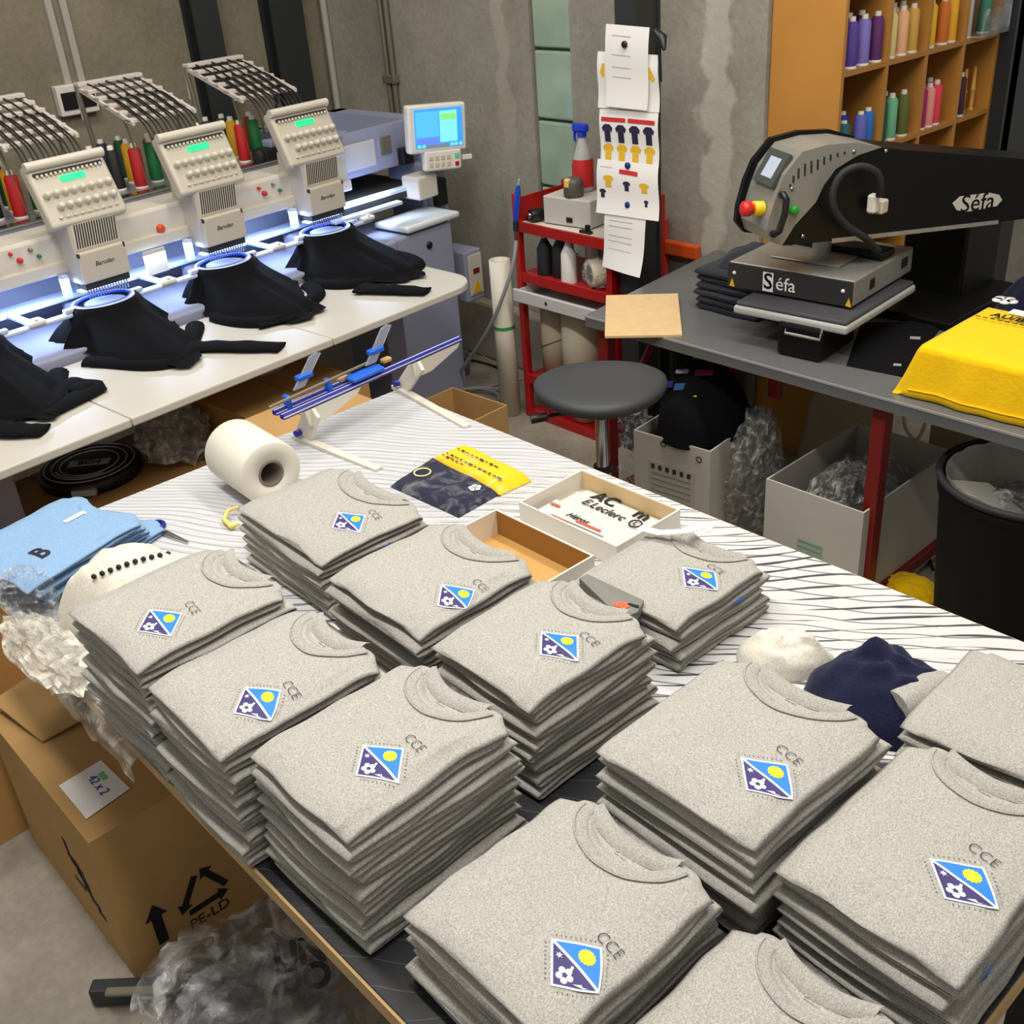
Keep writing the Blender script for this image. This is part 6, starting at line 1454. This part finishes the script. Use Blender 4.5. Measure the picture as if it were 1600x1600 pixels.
# ------------------------------------------------------------------ under the press table
za = 0.42
def box_px(name, label, tl, fr_, rt, z, depth=None, m=None):
    a, b, c = PZ(*tl, z), PZ(*fr_, z), PZ(*rt, z); x = (b-a); y = (c-b); L1 = x.length; x.normalize(); yl = Vector((-x.y, x.x, 0)); D = depth or y.dot(yl)
    cc_ = a + x*L1/2 + yl*D/2; return carton(name, label, (cc_.x, cc_.y, 0), (L1, D, z), math.atan2(x.y, x.x), m or M_cardw), L1, D
ba, wa, da = box_px('storage_box', 'pale printed box filled with black shirts under the press table', (990, 672), (1110, 706), (1206, 640), 0.44)
mk = MB().box((0.0, -da/2-0.0005, 0.26), (wa*0.62, 0.0008, 0.17)).build('print_frame', mat('pale print ground', (168, 164, 154), 0.8), ba)
for k in range(6): MB().box((0.0, -da/2-0.0015, 0.30-0.022*k), (wa*0.52, 0.0008, 0.004)).build('print_line', mat('grey print', (120, 116, 110), 0.7), ba)
for k in range(6): MB().box((-wa*0.24 + wa*0.095*k, -da/2-0.0015, 0.325), (0.014, 0.0008, 0.018)).build('print_symbol', M_slot, ba)
for (x, z) in ((wa*0.36, 0.40), (-wa*0.1, 0.42)): MB().tube([Vector((x + 0.010*math.cos(a*0.4), -da/2-0.001, z + 0.010*math.sin(a*0.4))) for a in range(16)], 0.0018, 5, closed=True).build('print_ring', M_slot, ba)
fc = Vector(ba.location); bz = 0.425; brz = ba.rotation_euler.z
t = thing('black_shirt', 'black shirt with colourful print heaped in the pale box', 'shirt', (fc.x, fc.y, bz), brz)
HA, HB, HH = wa*0.53, da*0.50, 0.21
mound_mb(HA, HB, HH, 6.4, 0.10, freq=1.6).build('heap', M_blackcloth, t)
for (px, py, w_, h_, c_) in ((1066, 606, 0.055, 0.030, (40, 80, 140)), (1082, 616, 0.035, 0.035, (206, 196, 40)), (1100, 584, 0.06, 0.025, (130, 20, 70)), (1066, 582, 0.045, 0.018, (150, 150, 180)), (1045, 602, 0.03, 0.03, (30, 50, 120))):
    w0 = hit_mound(px, py, Vector((fc.x, fc.y, bz)), HA, HB, HH, brz)
    if w0 is None: continue
    l_ = WM[t.name].inverted() @ w0
    MB().bbox((l_.x, l_.y, l_.z + 0.004), (w_, h_, 0.006), 0.002, 1, Euler((0.45, -0.1, 0.35)).to_matrix()).build('print_patch', mat('print %d %d %d' % c_, c_, 0.6), t)
bb, wb, db = box_px('storage_box', 'pale open box of polythene beside the red leg', (1197, 748), (1350, 802), (1456, 694), 0.40)
MB().box((0.0, -db/2-0.001, 0.19), (wb*0.26, 0.0008, 0.09)).build('green_print', mat('green grey print', (140, 168, 148), 0.8), bb)
for k in range(4): MB().box((0.0, -db/2-0.0016, 0.225-0.02*k), (wb*0.24, 0.0008, 0.004)).build('print_line', mat('grey print', (120, 116, 110), 0.7), bb)
MB().text('36', frame((-wb*0.32, -db/2-0.001, 0.14), (1, 0, 0), (0, 0, 1)), 0.05).build('print_number', mat('grey print', (120, 116, 110), 0.7), bb)
film_thing('clear polythene bag inside the pale open box', (bb.location.x, bb.location.y, 0.06), (wb*0.42, db*0.40, 0.17), 2.7, M_film_grey, amp=0.35)
c0 = PZ(1175, 760, 0.22); film_thing('tall clear polythene bag between the two pale boxes', (c0.x, c0.y, 0.001), (0.07, 0.13, 0.25), 8.8, M_film_grey, amp=0.30)
c0 = PZ(985, 720, 0.15); film_thing('clear polythene bag left of the pale printed box', (c0.x, c0.y+0.02, 0.001), (0.11, 0.13, 0.17), 9.9, M_film, amp=0.4)
# things far under the table
t = thing('cream_bag', 'cream cloth bag with white handles under the back of the press table', 'bag', (-1.62, 3.62, 0))
MB().bspan((-1.72, 3.52, 0.0), (-1.10, 3.70, 0.50), 0.03, 3).build('body', mat('cream canvas', (186, 170, 140), 0.9, var=0.06), t, True)
hpx = [PY(1412, 640, 3.50), PY(1414, 665, 3.49), PY(1424, 682, 3.49), PY(1436, 684, 3.49), PY(1448, 655, 3.50)]
MB().tube(smooth_path(hpx), 0.007, 8).build('handle', M_paper, t, True)
t = thing('pale_sack', 'pale crumpled sack with a red tag under the middle of the table', 'sack', (-1.93, 3.30, 0)); mound_mb(0.18, 0.12, 0.58, 1.2, 0.12).build('sack', mat('pale kraft sack', (170, 156, 132), 0.85, var=0.1), t)
q = PZ(1212, 600, 0.60); MB().bbox((q.x, q.y, 0.60), (0.05, 0.02, 0.10), 0.008, 2).build('tag_holder', M_darkred, t, True)
t = thing('green_bag', 'green and black packet under the left end of the press table', 'packet', (-2.72, 3.32, 0)); MB().bspan((-2.66, 3.30, 0), (-2.50, 3.40, 0.52), 0.02, 2).build('pack', mat('green packet', (60, 120, 50), 0.6, col2=(120, 130, 60), vscale=9), t, True)
t = thing('black_bag', 'black bag with white print beside the green packet', 'bag', (-2.78, 3.25, 0)); MB().bspan((-2.80, 3.20, 0), (-2.66, 3.38, 0.55), 0.03, 3).build('bag', M_black, t, True)
# waste bin
zr = 0.60; e0 = PZ(1470, 742, zr); rb2 = 0.235; bc = Vector((e0.x + rb2*0.80, e0.y + rb2*0.58, 0))
t = thing('waste_bin', 'black round bin lined with a pale bag at the right', 'bin', bc)
MB().lathe((0, 0, 0), ((rb2*0.80, 0), (rb2*0.97, zr-0.06), (rb2, zr-0.05), (rb2, zr), (rb2*0.94, zr), (rb2*0.78, 0.02), (0, 0.02)), 40).build('bin', mat('matt black bin', (10, 10, 10), 0.65, spec=0.2), t)
MB().tube([Vector((rb2*1.0*math.cos(2*math.pi*k/40), rb2*1.0*math.sin(2*math.pi*k/40), zr)) for k in range(40)], 0.010, 8, closed=True).build('rim', M_dark, t)
def liner(u, v):
    a = 2*math.pi*u; r = rb2*(0.93 - 0.25*v) + 0.006*nz(math.cos(a)*4, math.sin(a)*4, v*3); return Vector((r*math.cos(a), r*math.sin(a), zr + 0.004 - 0.20*v + 0.012*nz(math.cos(a)*5, math.sin(a)*5, 3)))
MB().grid(liner, 48, 8).build('liner', mat('pale bin liner', (196, 194, 184), 0.35, trans=0.2), t)
o = crumple_mb(rb2*0.66, rb2*0.66, 0.06, 3.9, 0.3).build('crumpled_paper', M_film_grey, t); o.location = (0, 0, zr-0.18)
MB().prism([(-0.18, -0.10, zr-0.03), (0.02, -0.18, zr-0.06), (0.06, -0.06, zr-0.10), (-0.12, 0.02, zr-0.07)], (0.0, 0.0, 0.004)).build('card_scrap', M_cardw, t)
o = crumple_mb(0.09, 0.07, 0.05, 5.7, 0.15).build('yellow_cloth', M_yel); c0 = PZ(1425, 925, 0.05); o.location = (c0.x, c0.y, 0.001); tag(o, 'crumpled yellow cloth on the floor left of the bin', 'cloth')
floor_cable('black cable on the floor between the red leg and bin', [(1385, 870), (1420, 858), (1445, 862), (1458, 890)], 0.006, M_dark)
# ------------------------------------------------------------------ thread shelf
M_oak = mat('orange wood veneer', (186, 130, 58), 0.5, var=0.08, vscale=3); M_oakin = mat('orange wood inside', (178, 124, 56), 0.55, var=0.06, vscale=3)
SXF, SXB, SYL = -2.161, WEND+0.004, 3.47
t = thing('thread_shelf', 'tall wooden pigeonhole shelf holding coloured thread cones', 'shelf', ((SXF+SXB)/2, SYL+0.55, 0))
YD = [SYL, 3.755, 4.03, 4.31, 4.585]; th = 0.018
RZ_ = [0.28, 0.58, 0.88, 1.17, 1.462, 1.755, 2.05, 2.34]
for k, y in enumerate(YD):
    yy = y if k else SYL
    MB().span((SXB, yy, 0), (SXF, yy+th, 2.4)).build('side' if k in (0, 4) else 'divider', M_oak, t, True)
for z in RZ_ + [0.05, 2.385]:
    MB().span((SXB, SYL+th, z-th), (SXF-0.001, YD[-1], z)).build('shelf_board', M_oakin, t, True)
MB().span((SXB, SYL+th, 0.05), (SXB+0.006, YD[-1], 2.37)).build('back', M_oakin, t, True)
def cones(row, cell, items, where):
    z = RZ_[row]
    for (f, dx, c, h, nm) in items:
        y = YD[cell] + th + f*(YD[cell+1]-YD[cell]-th); cone_thing('%s thread cone %s' % (nm, where), c, (SXF-0.030-dx, y, z+0.0005), h, 0.024, 'thread cones on the wooden shelf')
W1 = 'in the upper row, first compartment'
cones(4, 0, ((0.16, 0.07, (34, 20, 70), 0.17, 'dark indigo'), (0.28, 0.0, (84, 60, 150), 0.165, 'violet'), (0.50, 0.05, (50, 30, 100), 0.17, 'deep violet'), (0.57, 0.0, (126, 112, 190), 0.165, 'lavender'), (0.80, 0.05, (70, 26, 80), 0.17, 'dark plum'), (0.88, 0.0, (92, 34, 100), 0.165, 'purple')), W1)
cones(4, 1, ((0.16, 0.0, (226, 206, 130), 0.165, 'pale yellow'), (0.28, 0.06, (224, 190, 150), 0.17, 'cream'), (0.46, 0.0, (232, 176, 130), 0.165, 'apricot'), (0.60, 0.06, (226, 190, 150), 0.17, 'pale peach'), (0.74, 0.0, (206, 160, 70), 0.165, 'sand'), (0.85, 0.06, (196, 160, 60), 0.17, 'mustard')), 'in the upper row, second compartment')
cones(4, 2, ((0.16, 0.0, (240, 190, 6), 0.165, 'bright yellow'), (0.34, 0.05, (190, 60, 6), 0.17, 'rust'), (0.52, 0.0, (210, 110, 30), 0.165, 'orange'), (0.76, 0.0, (238, 172, 20), 0.17, 'golden yellow')), 'in the upper row, third compartment')
cones(4, 3, ((0.14, 0.0, (200, 198, 194), 0.17, 'white'), (0.30, 0.05, (188, 188, 190), 0.17, 'pale grey'), (0.72, 0.0, (60, 130, 106), 0.15, 'teal green')), 'in the upper row, last compartment')
cones(3, 0, ((0.12, 0.06, (20, 60, 90), 0.13, 'petrol'), (0.26, 0.0, (14, 96, 104), 0.12, 'teal'), (0.46, 0.04, (24, 44, 150), 0.14, 'cobalt'), (0.66, 0.0, (96, 100, 180), 0.135, 'periwinkle'), (0.84, 0.0, (20, 106, 190), 0.14, 'sky blue')), 'in the lower row, first compartment')
cones(3, 1, ((0.12, 0.0, (10, 84, 54), 0.16, 'forest green'), (0.28, 0.06, (6, 60, 36), 0.16, 'dark green'), (0.38, 0.0, (110, 180, 140), 0.165, 'mint'), (0.58, 0.06, (60, 74, 30), 0.16, 'moss'), (0.70, 0.0, (90, 100, 34), 0.165, 'olive')), 'in the lower row, second compartment')
cones(3, 2, ((0.14, 0.0, (166, 22, 100), 0.165, 'magenta'), (0.36, 0.0, (236, 150, 140), 0.16, 'salmon pink'), (0.56, 0.0, (232, 60, 84), 0.165, 'coral red'), (0.70, 0.05, (226, 54, 74), 0.165, 'raspberry'), (0.28, 0.07, (150, 30, 110), 0.17, 'dark magenta')), 'in the lower row, third compartment')
y = YD[2] + th + 0.14*(YD[3]-YD[2]-th); cone_thing('magenta thread cone stacked upside on another in third compartment', (166, 22, 100), (SXF-0.05, y, RZ_[3]+0.166), 0.105, 0.018, 'thread cones on the wooden shelf')
cones(3, 3, ((0.22, 0.0, (66, 22, 44), 0.165, 'dark maroon'),), 'in the lower row, last compartment')
for k, f in enumerate((0.52, 0.80)):
    y = YD[3] + th + f*(YD[4]-YD[3]-th); tt_ = thing('thread_spool', ['narrow gold spool beside the maroon cone', 'narrow gold spool at the far right of the lower row'][k], 'spool', (SXF-0.05, y, RZ_[3]+0.0005)); MB().lathe((0, 0, 0), ((0.014, 0), (0.008, 0.01), (0.010, 0.075), (0.013, 0.08), (0.009, 0.085), (0.006, 0.165)), 12).build('thread', thread_mat((226, 170, 80)), tt_)
t = thing('plastic_bin', 'clear plastic bin at the right of the top shelf row', 'bin', (SXF-0.06, 4.47, RZ_[4]+0.0005))
MB().bspan((-0.08, -0.10, 0.0), (0.10, 0.12, 0.006), 0.002).bspan((-0.08, 0.114, 0), (0.10, 0.12, 0.16), 0.002).bspan((0.094, -0.10, 0), (0.10, 0.12, 0.10), 0.002).build('bin', plastic_film('clear bin plastic', (214, 222, 224), 0.25, 4), t)
# ------------------------------------------------------------------ floor at the left
BX0, BX1, BY0, BY1, BZ = -2.44, -1.842, 0.362, 0.90, 0.43
t = thing('cardboard_box', 'large brown carton with recycling mark under the left table edge', 'box', ((BX0+BX1)/2, (BY0+BY1)/2, 0))
th = 0.006
for a, b in (((BX0, BY0, 0), (BX1, BY0+th, BZ)), ((BX0, BY1-th, 0), (BX1, BY1, BZ)), ((BX0, BY0+th, 0), (BX0+th, BY1-th, BZ)), ((BX1-th, BY0+th, 0), (BX1, BY1-th, BZ))): MB().span(a, b).build('side', M_card, t, True)
ym = (BY0+BY1)/2
MB().span((BX0, BY0, BZ), (BX1, ym-0.002, BZ+0.004)).build('flap', M_card, t, True); MB().span((BX0, ym+0.002, BZ), (BX1, BY1, BZ+0.004)).build('flap', M_card, t, True)
q = [PZ(-12, 1098, BZ+0.03), PZ(66, 1160, BZ+0.008), PZ(134, 1122, BZ+0.02), PZ(60, 1050, BZ+0.05)]
MB().prism(q, (0, 0, 0.005)).build('loose_flap', M_card, t, True)
# recycling triangle, arrow and material code on the end panel
xk = BX1 + 0.0008; c = PX(318, 1392, xk); M_bi = M_blackink
def on_end(dy, dz_): return Vector((xk, c.y + dy, c.z + dz_))
R_ = 0.075
for k in range(3):
    a0 = math.radians(90 + 120*k); a1 = math.radians(90 + 120*(k+1))
    p, q_ = Vector((math.cos(a0), math.sin(a0)))*R_, Vector((math.cos(a1), math.sin(a1)))*R_
    d = (q_-p).normalized(); n_ = Vector((-d.y, d.x)); s_, e_ = p + d*R_*0.28, q_ - d*R_*0.45
    w_ = 0.008
    P_ = [s_ - n_*w_, e_ - n_*w_, e_ - n_*w_*2.4, q_ - d*R_*0.12, e_ + n_*w_*2.4, e_ + n_*w_, s_ + n_*w_]
    MB().prism([on_end(v.x, v.y) for v in P_], (0.0006, 0, 0)).build('recycling_arrow', M_bi, t, True)
MB().text('PE-LD', frame(on_end(0.0, -0.075), (0, 1, 0), (0, 0, 1)), 0.04).build('material_code', M_bi, t, True)
P_ = [(-0.012, -0.06), (0.012, -0.06), (0.012, 0.02), (0.026, 0.02), (0.0, 0.06), (-0.026, 0.02), (-0.012, 0.02)]
MB().prism([on_end(v[0]-0.115, v[1]-0.01) for v in P_], (0.0006, 0, 0)).build('up_arrow', M_bi, t, True)
# worn lettering on the long side
yk = BY0 - 0.0008
for (px, py, w_, h_) in ((104, 1325, 0.02, 0.06), (114, 1345, 0.03, 0.03), (122, 1358, 0.03, 0.05), (131, 1375, 0.03, 0.07), (139, 1390, 0.02, 0.05), (150, 1412, 0.05, 0.018), (160, 1430, 0.04, 0.014), (126, 1380, 0.06, 0.012)):
    c2 = PY(px, py, yk); MB().box((c2.x, yk, c2.z), (w_, 0.0008, h_)).build('worn_print', M_bi, t, True)
# note on the carton
nq_ = [PZ(92, 1228, BZ+0.006), PZ(158, 1188, BZ+0.006), PZ(203, 1232, BZ+0.006), PZ(135, 1280, BZ+0.006)]
t = thing('paper_note', 'white handwritten note lying on the brown carton', 'paper', ((nq_[0]+nq_[2])/2))
MB().prism(nq_, (0, 0, 0.001)).build('sheet', M_paper, t, True)
nc = (nq_[0]+nq_[1]+nq_[2]+nq_[3])/4; M_bpen = mat('blue pen', (60, 80, 160), 0.7)
MB().text('42 x 2', frame(nc + Z3*0.0018 + Vector((0.0, 0.01, 0)), (1, 0, 0), (0, 1, 0)), 0.03).build('handwriting', M_bpen, t, True)
MB().box(nc + Vector((-0.02, 0.03, 0.0018)), (0.03, 0.012, 0.0006)).build('green_mark', mat('green pen', (120, 190, 130), 0.7), t, True)
# second carton further back
carton('cardboard_box', 'brown carton behind the big one under the left table edge', (-2.72, 0.30, 0.0), (0.40, 0.34, 0.36), 0.0, M_card, False) if False else None
# bag of polythene on the floor
c0 = PZ(400, 1585, 0.14)
t = thing('plastic_bag', 'big clear bag stuffed with crumpled polythene on the floor', 'plastic bag', (c0.x, c0.y, 0.0))
o = crumple_mb(0.19, 0.21, 0.15, 12.3, 0.50, 5, 1.3).build('bag', plastic_film('clear bag film', (226, 226, 224), 0.12, 7, 0.08, 0.25, 0.6), t); o.location = (0, 0, 0.001)
o = crumple_mb(0.15, 0.16, 0.105, 2.9, 0.5, 4, 1.6).build('stuffing', plastic_film('grey polythene', (170, 172, 178), 0.5, 9, 0.15, 0.35), t); o.location = (0.0, 0.0, 0.01)
for k, (px, py, s_) in enumerate(((468, 1490, 'UN'), (475, 1530, 'DO'))):
    w0 = PZ(px, py, 0.24 - 0.05*k); MB().text(s_, frame(w0 - Vector((c0.x, c0.y, 0)), (0.5, 0.8, 0), (-0.5, 0.3, 0.8)), 0.07, bold=0.003).build('bag_print', M_blackink, t)
t = thing('trolley_foot', 'dark grey metal bar foot beside the polythene bag', 'metal bar', PZ(220, 1545, 0.02))
MB().bbox(PZ(222, 1548, 0.03), (0.035, 0.22, 0.05), 0.005, 2, Matrix.Rotation(-0.75, 3, 'Z')).build('bar', M_steel_black, t, True)
MB().bbox(PZ(222, 1548, 0.06), (0.02, 0.16, 0.012), 0.003, 1, Matrix.Rotation(-0.75, 3, 'Z')).build('rib', M_galv, t, True)
# loose polythene hanging off the table edge
c0 = PZ(165, 1130, TZ)
o = MB().grid(lambda u, v: Vector((-1.80 + 0.30*u, TY0 + 0.030 - 0.055*ss(0.25, 0.7, v) - 0.010*nz(u*6, v*3, 1), TZ + 0.004 + 0.004*nz(u*9, v*5, 2) - 0.10*max(0, v-0.45)*(1+0.5*nz(u*4, 0, 5)))), 30, 12).build('plastic_sleeve', plastic_film('creamy polythene film', (226, 220, 206), 0.35, 9, 0.15, 0.7)); tag(o, 'creased polythene sleeve draped over the left table edge', 'plastic bag')
